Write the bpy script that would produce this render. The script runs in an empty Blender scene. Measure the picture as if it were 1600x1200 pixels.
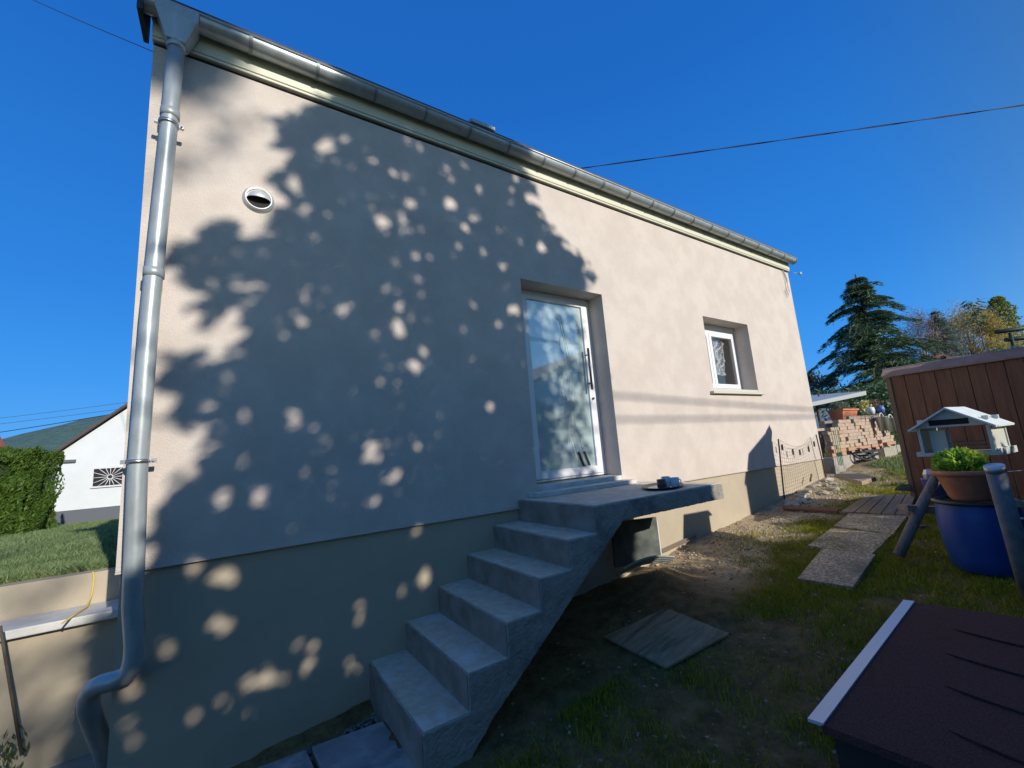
import bpy, bmesh, math, random
import numpy as np
from mathutils import Vector, Matrix
R = math.radians
rng = np.random.default_rng(7)
random.seed(7)
C = bpy.data.collections.new('garden'); bpy.context.scene.collection.children.link(C)
SC = bpy.context.scene

# ---------------------------------------------------------------- camera
CAM = np.array([-0.3193, -3.4674, 0.9476]); FPX = 659.85
yaw, pit, rol = 0.5905, 0.1606, -0.0746
fw = np.array([math.sin(yaw)*math.cos(pit), math.cos(yaw)*math.cos(pit), math.sin(pit)])
r0 = np.array([math.cos(yaw), -math.sin(yaw), 0.]); u0 = np.cross(r0, fw)
rt = r0*math.cos(rol)+u0*math.sin(rol); up = -r0*math.sin(rol)+u0*math.cos(rol)
cd = bpy.data.cameras.new('camera'); cam = bpy.data.objects.new('camera', cd); C.objects.link(cam)
cd.sensor_width = 36; cd.lens = FPX/1600*36; cd.clip_start = .05; cd.clip_end = 3000
M = Matrix(((rt[0], up[0], -fw[0], CAM[0]), (rt[1], up[1], -fw[1], CAM[1]), (rt[2], up[2], -fw[2], CAM[2]), (0, 0, 0, 1)))
cam.matrix_world = M; SC.camera = cam
# ---------------------------------------------------------------- light
SAZ, SEL = R(11.3), R(22.6)
SUN = np.array([math.sin(SAZ)*math.cos(SEL), -math.cos(SAZ)*math.cos(SEL), math.sin(SEL)])
w = bpy.data.worlds.new('World'); SC.world = w; w.use_nodes = True
nt = w.node_tree; bg = nt.nodes['Background']; sky = nt.nodes.new('ShaderNodeTexSky')
sky.sky_type = 'NISHITA'; sky.sun_disc = False; sky.sun_elevation = SEL
sky.sun_rotation = math.atan2(SUN[0], SUN[1]); sky.air_density = 1.0; sky.dust_density = 0.0; sky.ozone_density = 3.0; sky.altitude = 300
bg.inputs[1].default_value = 0.15
def wnode(t, **k):
    n = nt.nodes.new(t)
    for a_, v in k.items(): setattr(n, a_, v)
    return n
hs = wnode('ShaderNodeHueSaturation'); hs.inputs['Saturation'].default_value = 1.2; hs.inputs['Value'].default_value = .92; nt.links.new(sky.outputs[0], hs.inputs['Color'])
tc = wnode('ShaderNodeTexCoord'); sp = wnode('ShaderNodeSeparateXYZ'); nt.links.new(tc.outputs['Generated'], sp.inputs[0])
# away from the sun a clear autumn sky is a deeper blue; colours in units of the background strength
cr = wnode('ShaderNodeValToRGB'); nt.links.new(sp.outputs[2], cr.inputs[0]); SB = 1/.15
e = cr.color_ramp.elements; e[0].position = 0; e[0].color = (.09, .40, .92, 1); e[1].position = 1; e[1].color = (.010, .105, .46, 1)
for p_, c_ in ((.16, (.045, .315, .88, 1)), (.32, (.026, .235, .76, 1)), (.66, (.013, .146, .57, 1))): q = e.new(p_); q.color = c_
sc_ = wnode('ShaderNodeVectorMath', operation='SCALE'); sc_.inputs['Scale'].default_value = SB; nt.links.new(cr.outputs[0], sc_.inputs[0])
dt = wnode('ShaderNodeVectorMath', operation='DOT_PRODUCT'); nt.links.new(tc.outputs['Generated'], dt.inputs[0]); dt.inputs[1].default_value = (-math.sin(SAZ), math.cos(SAZ), 0)
mr_ = wnode('ShaderNodeMapRange', interpolation_type='SMOOTHSTEP'); mr_.inputs[1].default_value = -.40; mr_.inputs[2].default_value = .08; mr_.inputs[4].default_value = .95; nt.links.new(dt.outputs['Value'], mr_.inputs[0])
mxs = wnode('ShaderNodeMix', data_type='RGBA'); nt.links.new(mr_.outputs[0], mxs.inputs[0]); nt.links.new(hs.outputs[0], mxs.inputs[6]); nt.links.new(sc_.outputs[0], mxs.inputs[7])
nt.links.new(mxs.outputs[2], bg.inputs[0])
sl = bpy.data.lights.new('sun', 'SUN'); sl.energy = 4.6; sl.angle = R(.53); sl.color = (1, .93, .82)
so = bpy.data.objects.new('sun', sl); C.objects.link(so)
so.rotation_euler = Vector(SUN).to_track_quat('Z', 'Y').to_euler()
SC.view_settings.view_transform = 'Standard'; SC.view_settings.look = 'None'
SC.view_settings.exposure = 0.0; SC.view_settings.gamma = 1
SC.render.engine = 'CYCLES'

# ---------------------------------------------------------------- measuring helpers: a sight line of the photo met with a world plane
def ray(px, py): return fw*FPX + rt*(px-800) + up*(600-py)
def onY(px, py, y=0.): d = ray(px, py); return CAM + d*((y-CAM[1])/d[1])
def onX(px, py, x): d = ray(px, py); return CAM + d*((x-CAM[0])/d[0])
def onZ(px, py, z): d = ray(px, py); return CAM + d*((z-CAM[2])/d[2])
def at(px, py, D): return CAM + ray(px, py)*D/FPX
def G0(x, y):
    x = np.asarray(x, float); y = np.asarray(y, float)
    z = -.80+.1*np.clip(x, -3, 10.3)
    z = z + .12*np.exp(-((x-3.25)/.42)**2-((y+.40)/.28)**2)
    z = z + .012*np.sin(3.1*x+1.3*y)+.010*np.sin(5.3*y-2.1*x)
    return z
def gz(x, y): return float(G0(x, y))

# ---------------------------------------------------------------- mesh helpers
class MB:
    def __init__(s): s.v = []; s.f = []; s.sm = []
    def add(s, vs, fs, smooth=False):
        o = len(s.v); s.v += [tuple(map(float, p)) for p in vs]; s.f += [tuple(i+o for i in f) for f in fs]; s.sm += [smooth]*len(fs); return s
    def box(s, a, b):
        x0, y0, z0 = a; x1, y1, z1 = b
        x0, x1 = min(x0, x1), max(x0, x1); y0, y1 = min(y0, y1), max(y0, y1); z0, z1 = min(z0, z1), max(z0, z1)
        return s.add([(x0,y0,z0),(x1,y0,z0),(x1,y1,z0),(x0,y1,z0),(x0,y0,z1),(x1,y0,z1),(x1,y1,z1),(x0,y1,z1)],
                     [(0,3,2,1),(4,5,6,7),(0,1,5,4),(1,2,6,5),(2,3,7,6),(3,0,4,7)])
    def obox(s, c, ax, ay, az):
        c, ax, ay, az = [np.array(q, float) for q in (c, ax, ay, az)]
        vs = [c+i*ax+j*ay+k*az for k in (-1, 1) for j in (-1, 1) for i in (-1, 1)]
        return s.add(vs, [(0,2,3,1),(4,5,7,6),(0,1,5,4),(1,3,7,5),(3,2,6,7),(2,0,4,6)])
    def prism(s, poly, vec):
        n = len(poly); vec = np.array(vec, float); p = [np.array(q, float) for q in poly]
        return s.add(p+[q+vec for q in p], [tuple(range(n))[::-1], tuple(range(n, 2*n))]+[(i, (i+1) % n, n+(i+1) % n, n+i) for i in range(n)])
    def tube(s, pts, rad, n=10, cap=True):
        pts = [np.array(p, float) for p in pts]; m = len(pts)
        rad = [rad]*m if np.isscalar(rad) else rad
        vs = []; prev = None
        for i, p in enumerate(pts):
            t = pts[min(i+1, m-1)]-pts[max(i-1, 0)]; t = t/np.linalg.norm(t)
            if prev is None:
                a = np.array([0, 0, 1.]) if abs(t[2]) < .9 else np.array([1., 0, 0])
                prev = np.cross(t, a)
            e1 = prev-t*(prev@t); e1 /= np.linalg.norm(e1); e2 = np.cross(t, e1); prev = e1
            vs += [p+rad[i]*(math.cos(2*math.pi*k/n)*e1+math.sin(2*math.pi*k/n)*e2) for k in range(n)]
        fs = [(i*n+k, i*n+(k+1) % n, (i+1)*n+(k+1) % n, (i+1)*n+k) for i in range(m-1) for k in range(n)]
        s.add(vs, fs, True)
        if cap: o = len(s.v)-len(vs); s.f += [tuple(o+k for k in range(n))[::-1], tuple(o+(m-1)*n+k for k in range(n))]; s.sm += [False]*2
        return s
    def lathe(s, prof, c=(0, 0, 0), n=36, smooth=True):
        vs = []; 
        for r_, z in prof: vs += [(c[0]+r_*math.cos(2*math.pi*k/n), c[1]+r_*math.sin(2*math.pi*k/n), c[2]+z) for k in range(n)]
        m = len(prof)
        return s.add(vs, [(i*n+k, i*n+(k+1) % n, (i+1)*n+(k+1) % n, (i+1)*n+k) for i in range(m-1) for k in range(n)], smooth)
    def build(s, name, mat, parent=None, bevel=0, recalc=True):
        me = bpy.data.meshes.new(name); me.from_pydata(s.v, [], s.f)
        me.polygons.foreach_set('use_smooth', s.sm); me.materials.append(mat); me.update()
        if recalc:
            bm = bmesh.new(); bm.from_mesh(me); bmesh.ops.recalc_face_normals(bm, faces=bm.faces); bm.to_mesh(me); bm.free()
        o = bpy.data.objects.new(name, me); C.objects.link(o)
        if bevel:
            b = o.modifiers.new('b', 'BEVEL'); b.width = bevel; b.segments = 2; b.limit_method = 'ANGLE'; b.angle_limit = R(40)
        if parent is not None: par(o, parent)
        return o
def par(o, p):
    o.parent = p
    o.matrix_parent_inverse = wmat(p).inverted()
def wmat(o):
    m = Matrix.LocRotScale(o.location, o.rotation_euler, o.scale)
    return m if o.parent is None else wmat(o.parent) @ o.matrix_parent_inverse @ m
def tag(o, label=None, cat=None, group=None, kind=None):
    if label: o['label'] = label
    if cat: o['category'] = cat
    if group: o['group'] = group
    if kind: o['kind'] = kind
    return o
def thing(name, loc, label, cat, group=None):
    o = bpy.data.objects.new(name, None); C.objects.link(o); o.location = tuple(map(float, loc)); o.empty_display_size = .1
    return tag(o, label, cat, group)
def fastmesh(name, V, F, mat, parent=None, smooth=False, attr=None):
    V = np.asarray(V, np.float32); F = np.asarray(F, np.int32); k = F.shape[1]
    me = bpy.data.meshes.new(name); me.vertices.add(len(V)); me.vertices.foreach_set('co', V.ravel())
    me.loops.add(F.size); me.loops.foreach_set('vertex_index', F.ravel())
    me.polygons.add(len(F)); me.polygons.foreach_set('loop_start', np.arange(len(F), dtype=np.int32)*k)
    me.polygons.foreach_set('loop_total', np.full(len(F), k, np.int32))
    if smooth: me.polygons.foreach_set('use_smooth', np.ones(len(F), bool))
    me.update(calc_edges=True)
    if attr is not None:
        a = me.attributes.new('tint', 'FLOAT', 'FACE'); a.data.foreach_set('value', np.asarray(attr, np.float32))
    me.materials.append(mat); o = bpy.data.objects.new(name, me); C.objects.link(o)
    if parent is not None: par(o, parent)
    return o
def leaves(name, P, L, W, mat, parent=None, dirs=None, spread=1., tri=False):
    """leaf-sized faces at points P, length L, width W, along dirs (or random)"""
    n = len(P); P = np.asarray(P, float)
    d = rng.normal(size=(n, 3)); d /= np.linalg.norm(d, axis=1)[:, None]
    if dirs is not None: d = np.asarray(dirs)+d*spread; d /= np.linalg.norm(d, axis=1)[:, None]
    q = rng.normal(size=(n, 3)); s_ = np.cross(d, q); s_ /= np.linalg.norm(s_, axis=1)[:, None]+1e-9
    l = (L*(.6+.8*rng.random(n)))[:, None]; ww = (W*(.6+.8*rng.random(n)))[:, None]
    A = P-d*l/2; B = P+d*l/2
    if tri:
        V = np.stack([A-s_*ww/2, A+s_*ww/2, B], 1).reshape(-1, 3); F = np.arange(3*n).reshape(n, 3)
    else:
        V = np.stack([A, P+s_*ww/2, B, P-s_*ww/2], 1).reshape(-1, 3); F = np.arange(4*n).reshape(n, 4)
    return fastmesh(name, V, F, mat, parent, attr=rng.random(n))

# ---------------------------------------------------------------- materials
def mat(name, col, rough=.7, metal=0., spec=.5, col2=None, scale=8., bump=0., bscale=60., bdist=.01, detail=6, stretch=None, contrast=(.35, .65), col3=None, scale3=2.):
    m = bpy.data.materials.new(name); m.use_nodes = True; t = m.node_tree; b = t.nodes['Principled BSDF']
    b.inputs['Base Color'].default_value = (*col, 1); b.inputs['Roughness'].default_value = rough; b.inputs['Metallic'].default_value = metal
    b.inputs['Specular IOR Level'].default_value = spec
    tc = t.nodes.new('ShaderNodeTexCoord'); mp = t.nodes.new('ShaderNodeMapping'); t.links.new(tc.outputs['Object'], mp.inputs[0])
    if stretch: mp.inputs['Scale'].default_value = stretch
    else: mp.inputs['Rotation'].default_value = (.61, .83, .37)
    last = None
    def noise(sc, de):
        n = t.nodes.new('ShaderNodeTexNoise'); n.inputs['Scale'].default_value = sc; n.inputs['Detail'].default_value = de
        n.inputs['Roughness'].default_value = .62
        t.links.new(mp.outputs[0], n.inputs['Vector']); return n
    def ramp(src, a, b_):
        r_ = t.nodes.new('ShaderNodeMapRange'); r_.inputs[1].default_value = a; r_.inputs[2].default_value = b_
        t.links.new(src, r_.inputs[0]); return r_.outputs[0]
    def mix(f, a, b_):
        x = t.nodes.new('ShaderNodeMix'); x.data_type = 'RGBA'; t.links.new(f, x.inputs[0])
        if isinstance(a, tuple): x.inputs[6].default_value = (*a, 1)
        else: t.links.new(a, x.inputs[6])
        x.inputs[7].default_value = (*b_, 1); return x.outputs[2]
    if col2:
        last = mix(ramp(noise(scale, detail).outputs[0], *contrast), tuple(col), tuple(col2))
        if col3: last = mix(ramp(noise(scale3, 4).outputs[0], .5, .68), last, tuple(col3))
        t.links.new(last, b.inputs['Base Color'])
    if bump:
        bn = t.nodes.new('ShaderNodeBump'); bn.inputs['Strength'].default_value = bump; bn.inputs['Distance'].default_value = bdist
        t.links.new(noise(bscale, 8).outputs[0], bn.inputs['Height']); t.links.new(bn.outputs[0], b.inputs['Normal'])
    return m
def leafmat(name, a, b_, rough=.55, trans=.35):
    m = bpy.data.materials.new(name); m.use_nodes = True; t = m.node_tree; b = t.nodes['Principled BSDF']; out = t.nodes['Material Output']
    at_ = t.nodes.new('ShaderNodeAttribute'); at_.attribute_name = 'tint'
    x = t.nodes.new('ShaderNodeMix'); x.data_type = 'RGBA'; x.inputs[6].default_value = (*a, 1); x.inputs[7].default_value = (*b_, 1)
    t.links.new(at_.outputs['Fac'], x.inputs[0]); t.links.new(x.outputs[2], b.inputs['Base Color']); b.inputs['Roughness'].default_value = rough
    b.inputs['Specular IOR Level'].default_value = .3
    tr = t.nodes.new('ShaderNodeBsdfTranslucent'); t.links.new(x.outputs[2], tr.inputs[0])
    ms = t.nodes.new('ShaderNodeMixShader'); ms.inputs[0].default_value = trans
    t.links.new(b.outputs[0], ms.inputs[1]); t.links.new(tr.outputs[0], ms.inputs[2]); t.links.new(ms.outputs[0], out.inputs[0])
    return m
m_stucco = mat('stucco', (.59, .52, .465), .9, spec=.2, col2=(.65, .578, .52), scale=3.3, bump=.8, bscale=110, bdist=.009, contrast=(.4, .62))
m_plinth = mat('plinth render', (.43, .37, .28), .9, spec=.2, col2=(.48, .41, .31), scale=2.5, bump=.35, bscale=140, bdist=.004)
m_reveal = m_stucco
m_fascia = mat('cream trim', (.66, .65, .52), .45, spec=.5)
m_zinc = mat('zinc', (.41, .465, .48), .38, 0.28, col2=(.31, .34, .345), scale=14, bump=.1, bscale=20, stretch=(1, 1, .35), contrast=(.3, .7))
m_zincd = mat('zinc seam', (.20, .23, .25), .5, .4)
m_tile = mat('dark roof tile', (.06, .05, .05), .8, col2=(.10, .08, .07))
m_white = mat('white frame', (.78, .78, .80), .35)
m_concrete = mat('concrete', (.36, .335, .30), .9, spec=.2, col2=(.44, .41, .37), scale=14, bump=1., bscale=60, bdist=.012, col3=(.22, .21, .195), scale3=3)
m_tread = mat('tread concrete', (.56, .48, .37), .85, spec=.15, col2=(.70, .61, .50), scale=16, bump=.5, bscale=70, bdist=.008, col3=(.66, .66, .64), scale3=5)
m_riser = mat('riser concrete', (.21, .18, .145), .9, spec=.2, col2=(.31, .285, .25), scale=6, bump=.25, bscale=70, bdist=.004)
m_marble = mat('pale ledge stone', (.50, .49, .46), .6, col2=(.66, .65, .62), scale=7, bump=.15, bscale=30, stretch=(1, 3, 1))
m_steel = mat('brushed steel', (.50, .50, .51), .3, .9)
m_dark = mat('dark cavity', (.012, .012, .014), .8)
m_black = mat('black plastic', (.02, .022, .025), .45)
m_wood = mat('brown stained wood', (.17, .066, .026), .65, col2=(.26, .115, .05), scale=5, bump=.35, bscale=25, bdist=.004, stretch=(6, 6, .7))
m_woodpale = mat('paler edge wood', (.26, .16, .09), .7, col2=(.19, .115, .07), scale=5, stretch=(6, 6, .7))  # paler brown than the stained wood
m_roofwood = mat('roofing felt', (.30, .19, .14), .85, col2=(.38, .26, .20), scale=9)
m_oldwood = mat('weathered board', (.30, .20, .11), .85, col2=(.44, .32, .19), scale=5, bump=.6, bscale=20, bdist=.005, stretch=(.8, 7, 4), col3=(.10, .085, .065))
m_oldwood2 = mat('weathered plank', (.28, .205, .135), .85, col2=(.40, .31, .22), scale=6, bump=.5, bscale=25, bdist=.005, stretch=(1.2, 6, 4))
m_log = mat('round log', (.17, .15, .13), .85, col2=(.27, .245, .22), scale=8, bump=.5, bscale=25, stretch=(5, 5, .8))
m_post = mat('grey round post', (.15, .15, .16), .75, col2=(.23, .23, .24), scale=14, bump=.4, bscale=60, bdist=.004)
m_agg = mat('washed concrete slab', (.28, .20, .12), .9, col2=(.66, .54, .36), scale=45, bump=1., bscale=70, bdist=.012, detail=3, col3=(.22, .19, .13), scale3=3, contrast=(.42, .6))
m_pave = mat('grey paving', (.20, .21, .22), .8, col2=(.31, .325, .335), scale=4, bump=.3, bscale=40, bdist=.006, col3=(.40, .41, .41), scale3=6)
m_blue = mat('blue plastic', (.008, .055, .24), .42, spec=.5, col2=(.014, .075, .30), scale=5, bump=.12, bscale=14, col3=(.04, .08, .20), scale3=8)
m_terra = mat('terracotta', (.58, .20, .09), .75, col2=(.66, .27, .14), scale=7, bump=.15, bscale=30, col3=(.36, .13, .08))
m_soil = mat('potting soil', (.05, .035, .025), .95, bump=1, bscale=60, bdist=.02)
m_bhw = mat('weathered pale wood', (.46, .49, .46), .7, col2=(.56, .59, .56), scale=6, bump=.3, bscale=30, stretch=(1, 6, 3))
m_bhroof = mat('pale roof board', (.66, .72, .71), .55, col2=(.74, .79, .78), scale=5, stretch=(1, 6, 1))
m_bhd = mat('mossy wood', (.13, .13, .095), .8, col2=(.22, .215, .165), scale=8, stretch=(1, 6, 3))
m_shingle = mat('wine red shingle', (.095, .038, .026), .95, spec=.15, col2=(.16, .08, .072), scale=160, bump=1., bscale=220, bdist=.006, detail=2, contrast=(.35, .7))
m_alu = mat('pale metal edging', (.62, .66, .70), .4, .15)
m_cable = mat('cable', (.02, .02, .025), .6)
m_ww = mat('white wall', (.60, .63, .65), .85, col2=(.65, .68, .70), scale=1, bump=.3, bscale=20)
m_greybase = mat('grey base paint', (.11, .12, .145), .8)
m_redroof = mat('red roof', (.13, .035, .03), .8, col2=(.20, .06, .045))
m_barerod = mat('rusty rod', (.12, .06, .045), .8)
m_green = mat('green plastic', (.05, .26, .10), .5)
m_membrane = mat('dimpled membrane', (.42, .43, .41), .55)
m_foam = mat('grey plastic sheet', (.07, .08, .075), .4, col2=(.17, .19, .175), scale=5)
m_mug = mat('white glazed mug', (.72, .74, .76), .2); m_mugb = mat('brown glazed mug', (.10, .055, .05), .25)
m_yellow = mat('yellow cord', (.65, .50, .12), .6)
m_bark = mat('bark', (.09, .07, .05), .9, col2=(.14, .11, .08), bump=.6, bscale=20)
m_barkp = mat('pale bark', (.34, .29, .26), .9)
m_bluewall = mat('blue grey sheet', (.10, .17, .30), .6)
m_corr = mat('pale corrugated roof', (.40, .42, .42), .5)
m_galv = mat('galvanised bucket', (.50, .54, .54), .4, .6, col2=(.38, .42, .42), scale=9)
m_stone = mat('rubble stone', (.36, .32, .26), .9, col2=(.52, .48, .41), scale=5, bump=.5, bscale=20)
m_cream = mat('cream pebble', (.62, .53, .38), .7)
m_mosst = mat('bed timber', (.30, .285, .22), .85, col2=(.42, .40, .33), scale=5, stretch=(6, 6, 1))
m_lace = mat('white lace', (.75, .75, .74), .8)
m_hillm = mat('haze tinted wooded hill', (.055, .115, .105), .95, col2=(.08, .15, .125), scale=.12, bump=1, bscale=.25, bdist=3)  # distance haze put into the colour: bluer and lighter
m_nh = mat('neighbour render', (.75, .73, .66), .9)
l_con = leafmat('conifer needles', (.018, .045, .02), (.05, .09, .035), trans=.12)
l_hedge = leafmat('thuja leaves', (.035, .085, .012), (.12, .20, .03), trans=.25)
l_cedar = leafmat('cedar needles', (.03, .075, .03), (.13, .20, .08), trans=.15)
l_spruce = leafmat('blue spruce needles', (.09, .14, .12), (.19, .24, .20))
l_gold = leafmat('autumn leaves', (.34, .25, .06), (.58, .45, .16))
l_poplar = leafmat('poplar leaves', (.09, .17, .03), (.30, .30, .06))
l_plant = leafmat('bright pot plant leaves', (.20, .40, .04), (.50, .65, .10))
l_yell = leafmat('yellow young leaves', (.55, .60, .04), (.75, .70, .05))
l_grass = leafmat('grass blades', (.17, .20, .008), (.40, .38, .04), trans=.3)
l_grassr = leafmat('sunny grass blades', (.13, .20, .07), (.27, .34, .15), trans=.35)
l_weed = leafmat('weed leaves', (.06, .12, .02), (.12, .2, .05))
l_dry = leafmat('fallen leaves', (.16, .11, .055), (.42, .36, .24), trans=.1)
l_twig = leafmat('fine twigs', (.20, .15, .13), (.34, .26, .22), trans=0)

def ground_mat():
    m = bpy.data.materials.new('soil and turf'); m.use_nodes = True; t = m.node_tree; b = t.nodes['Principled BSDF']
    b.inputs['Roughness'].default_value = .95; b.inputs['Specular IOR Level'].default_value = .1
    tc = t.nodes.new('ShaderNodeTexCoord'); at_ = t.nodes.new('ShaderNodeAttribute'); at_.attribute_name = 'turf'
    def N(s, d=8):
        n = t.nodes.new('ShaderNodeTexNoise'); n.inputs['Scale'].default_value = s; n.inputs['Detail'].default_value = d; n.inputs['Roughness'].default_value = .7
        t.links.new(tc.outputs['Object'], n.inputs['Vector']); return n.outputs[0]
    def mr(s, a, c): r_ = t.nodes.new('ShaderNodeMapRange'); r_.inputs[1].default_value = a; r_.inputs[2].default_value = c; t.links.new(s, r_.inputs[0]); return r_.outputs[0]
    def mx(f, a, c):
        x = t.nodes.new('ShaderNodeMix'); x.data_type = 'RGBA'; t.links.new(f, x.inputs[0])
        for k, q in ((6, a), (7, c)):
            if isinstance(q, tuple): x.inputs[k].default_value = (*q, 1)
            else: t.links.new(q, x.inputs[k])
        return x.outputs[2]
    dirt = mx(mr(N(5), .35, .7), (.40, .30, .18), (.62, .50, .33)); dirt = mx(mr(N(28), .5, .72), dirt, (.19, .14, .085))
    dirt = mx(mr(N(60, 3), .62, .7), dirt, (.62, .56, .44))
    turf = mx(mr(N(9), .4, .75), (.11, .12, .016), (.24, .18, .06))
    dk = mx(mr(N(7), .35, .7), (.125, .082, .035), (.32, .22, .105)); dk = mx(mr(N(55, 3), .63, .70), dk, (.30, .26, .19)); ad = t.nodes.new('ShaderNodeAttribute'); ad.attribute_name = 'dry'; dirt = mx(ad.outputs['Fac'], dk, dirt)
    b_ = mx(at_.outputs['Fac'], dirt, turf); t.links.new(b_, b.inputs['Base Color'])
    bn = t.nodes.new('ShaderNodeBump'); bn.inputs['Strength'].default_value = 1.; bn.inputs['Distance'].default_value = .03; t.links.new(N(22, 10), bn.inputs['Height'])
    t.links.new(bn.outputs[0], b.inputs['Normal']); return m
m_ground = ground_mat()

def fnoise(x, y, s=1., seed=0):
    r_ = np.random.default_rng(seed); v = 0*np.asarray(x, float)
    for k in range(7):
        a = r_.uniform(0, 6.28); f = s*r_.uniform(.6, 2.4); v = v+np.sin(f*(x*math.cos(a)+y*math.sin(a))+r_.uniform(0, 6.28))/7*1.6
    return v
def turf(x, y):
    """0 bare soil .. 1 grass: bare strip along the wall, grass away from it"""
    x = np.asarray(x, float); y = np.asarray(y, float)
    edge = -.88-.16*np.clip(5-x, 0, 3)+.35*fnoise(x, y, 2.2, 3)
    e2 = np.where(x > 7.6, np.where(x > 9, 1.1, -.55), edge)
    g = 1/(1+np.exp((y-e2)*7))
    bare = fnoise(x, y, 1.9, 5)+.55*fnoise(x, y, 7, 6)
    g = g*np.clip(.98+1.15*(bare+.15), .2, 1)
    trod = np.exp(-(((x-2.7)/1.3)**2+((y+1.85)/.42)**2)); g = g*(1-.8*trod); g = g*np.clip(.55+.9*fnoise(x, y, 3.4, 41)+.35*(x > 3.6), .15, 1)
    return np.clip(g, 0, 1)

# ================================================================ SETTING
def build_ground():
    def ax(a, b_, fine): 
        c = np.arange(fine[0], fine[1], fine[2])
        lo = fine[0]-np.geomspace(.3, fine[0]-a, 26)[::-1]; hi = fine[1]+np.geomspace(.3, b_-fine[1], 26); return np.r_[lo, c, hi]
    xs = ax(-400, 900, (-2.2, 14, .07)); ys = ax(-400, 900, (-4.2, .95, .07))
    X, Y = np.meshgrid(xs, ys); Z = G0(X, Y)+.012*fnoise(X, Y, 11, 1)+.008*fnoise(X, Y, 25, 2)
    T = turf(X, Y)
    # the trench of gravel along the foot of the wall, left of the steps
    tr = (X < .62)*np.exp(-((Y+.17)/.10)**2); Z = Z-.07*tr; T = T*(1-tr)
    far = (np.abs(X) > 16) | (Y > 1.); T = np.where(far, 1, T)
    # under the left lawn and the house the sheet drops out of sight
    Z = np.where((X < 8.7) & (Y > 1.05), np.minimum(Z, -1.2), Z)
    n, m_ = X.shape; V = np.stack([X, Y, Z], -1).reshape(-1, 3); I = np.arange(n*m_).reshape(n, m_)
    F = np.stack([I[:-1, :-1], I[:-1, 1:], I[1:, 1:], I[1:, :-1]], -1).reshape(-1, 4)
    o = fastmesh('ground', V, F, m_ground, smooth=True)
    a = o.data.attributes.new('turf', 'FLOAT', 'POINT'); a.data.foreach_set('value', T.ravel().astype(np.float32))
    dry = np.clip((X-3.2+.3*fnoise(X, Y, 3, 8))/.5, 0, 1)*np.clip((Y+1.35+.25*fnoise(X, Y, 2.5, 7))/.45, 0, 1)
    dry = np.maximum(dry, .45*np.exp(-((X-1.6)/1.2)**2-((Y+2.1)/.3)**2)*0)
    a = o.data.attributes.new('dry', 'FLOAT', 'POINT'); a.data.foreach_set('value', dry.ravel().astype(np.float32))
    tag(o, kind='structure')
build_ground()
def lawn_z(x, y): return .27-.72*np.clip((np.asarray(y, float)-1.1)/18, 0, 1)+.02*fnoise(x, y, 1.5, 9)
def build_lawn():
    xs = np.r_[-400, -200, -80, -40, -25, np.linspace(-18, -1, 120), -.95]; ys = np.r_[np.linspace(1.06, 26, 160), 40, 80, 200, 600]
    X, Y = np.meshgrid(xs, ys); Z = lawn_z(X, Y); n, m_ = X.shape
    V = np.stack([X, Y, Z], -1).reshape(-1, 3); I = np.arange(n*m_).reshape(n, m_)
    F = np.stack([I[:-1, :-1], I[:-1, 1:], I[1:, 1:], I[1:, :-1]], -1).reshape(-1, 4)
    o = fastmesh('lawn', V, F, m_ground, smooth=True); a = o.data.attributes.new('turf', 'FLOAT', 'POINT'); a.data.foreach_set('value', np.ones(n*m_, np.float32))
    tag(o, kind='structure')
build_lawn()
def grass(name, X, Y, Z, h, wd, mt, lean=.45):
    n = len(X); P = np.stack([X, Y, Z], 1); hh = h*(.5+rng.random(n)); a = rng.uniform(0, 6.28, n)
    s_ = np.stack([np.cos(a), np.sin(a), 0*a], 1)*wd/2; b_ = rng.uniform(0, 6.28, n)
    le = np.stack([np.cos(b_), np.sin(b_), 0*b_], 1)*(hh*lean*rng.random(n)*2)[:, None]; U = np.stack([0*hh, 0*hh, hh], 1)
    mid = P+U*.55+le*.35; top = P+U*.95+le
    V = np.stack([P-s_, P+s_, mid+s_*.8, mid-s_*.8, top], 1).reshape(-1, 3); I = (np.arange(n)*5)[:, None]
    F = np.concatenate([I+np.array([[0, 1, 2]]), I+np.array([[0, 2, 3]]), I+np.array([[3, 2, 4]])]); t_ = rng.random(n)
    o = fastmesh(name, V, F, mt, attr=np.r_[t_, t_, t_]); return tag(o, kind='stuff')
# front grass, thick where the photo has turf and thin on the trodden patches
n = 620000; X = .7+8.6*rng.random(n)**1.25; Y = rng.uniform(-4.3, -.2, n)
cl = fnoise(X, Y, 14, 12); k = rng.random(n) < turf(X, Y)**1.3*np.clip(.70+.8*cl, .15, 1)
k &= ~((X < 3.9) & (Y > -1.15)); X, Y = X[k], Y[k]
print('blades', len(X))
tag(grass('grass', X, Y, G0(X, Y)-.005, .045, .006, l_grass), 'short grass growing over the yard beside the path', 'grass')
n = 60000; X = rng.uniform(8.2, 16, n); Y = rng.uniform(-3.5, 1.6, n); k = (turf(X, Y) > .4) & ~((Y > -.25) & (X < 13)); X, Y = X[k], Y[k]
tag(grass('grass', X, Y, G0(X, Y)-.005, .06, .014, l_grassr), 'bright sunlit grass beyond the shed, below the brick pile', 'grass')
n = 90000; Y = 1.1+17*rng.random(n)**1.7; X = -.95-rng.random(n)*(2.0+.38*Y); 
tag(grass('grass', X, Y, lawn_z(X, Y)-.005, .07, .016, l_grassr), 'mown lawn above the low wall, reaching to the white house', 'grass')
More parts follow.
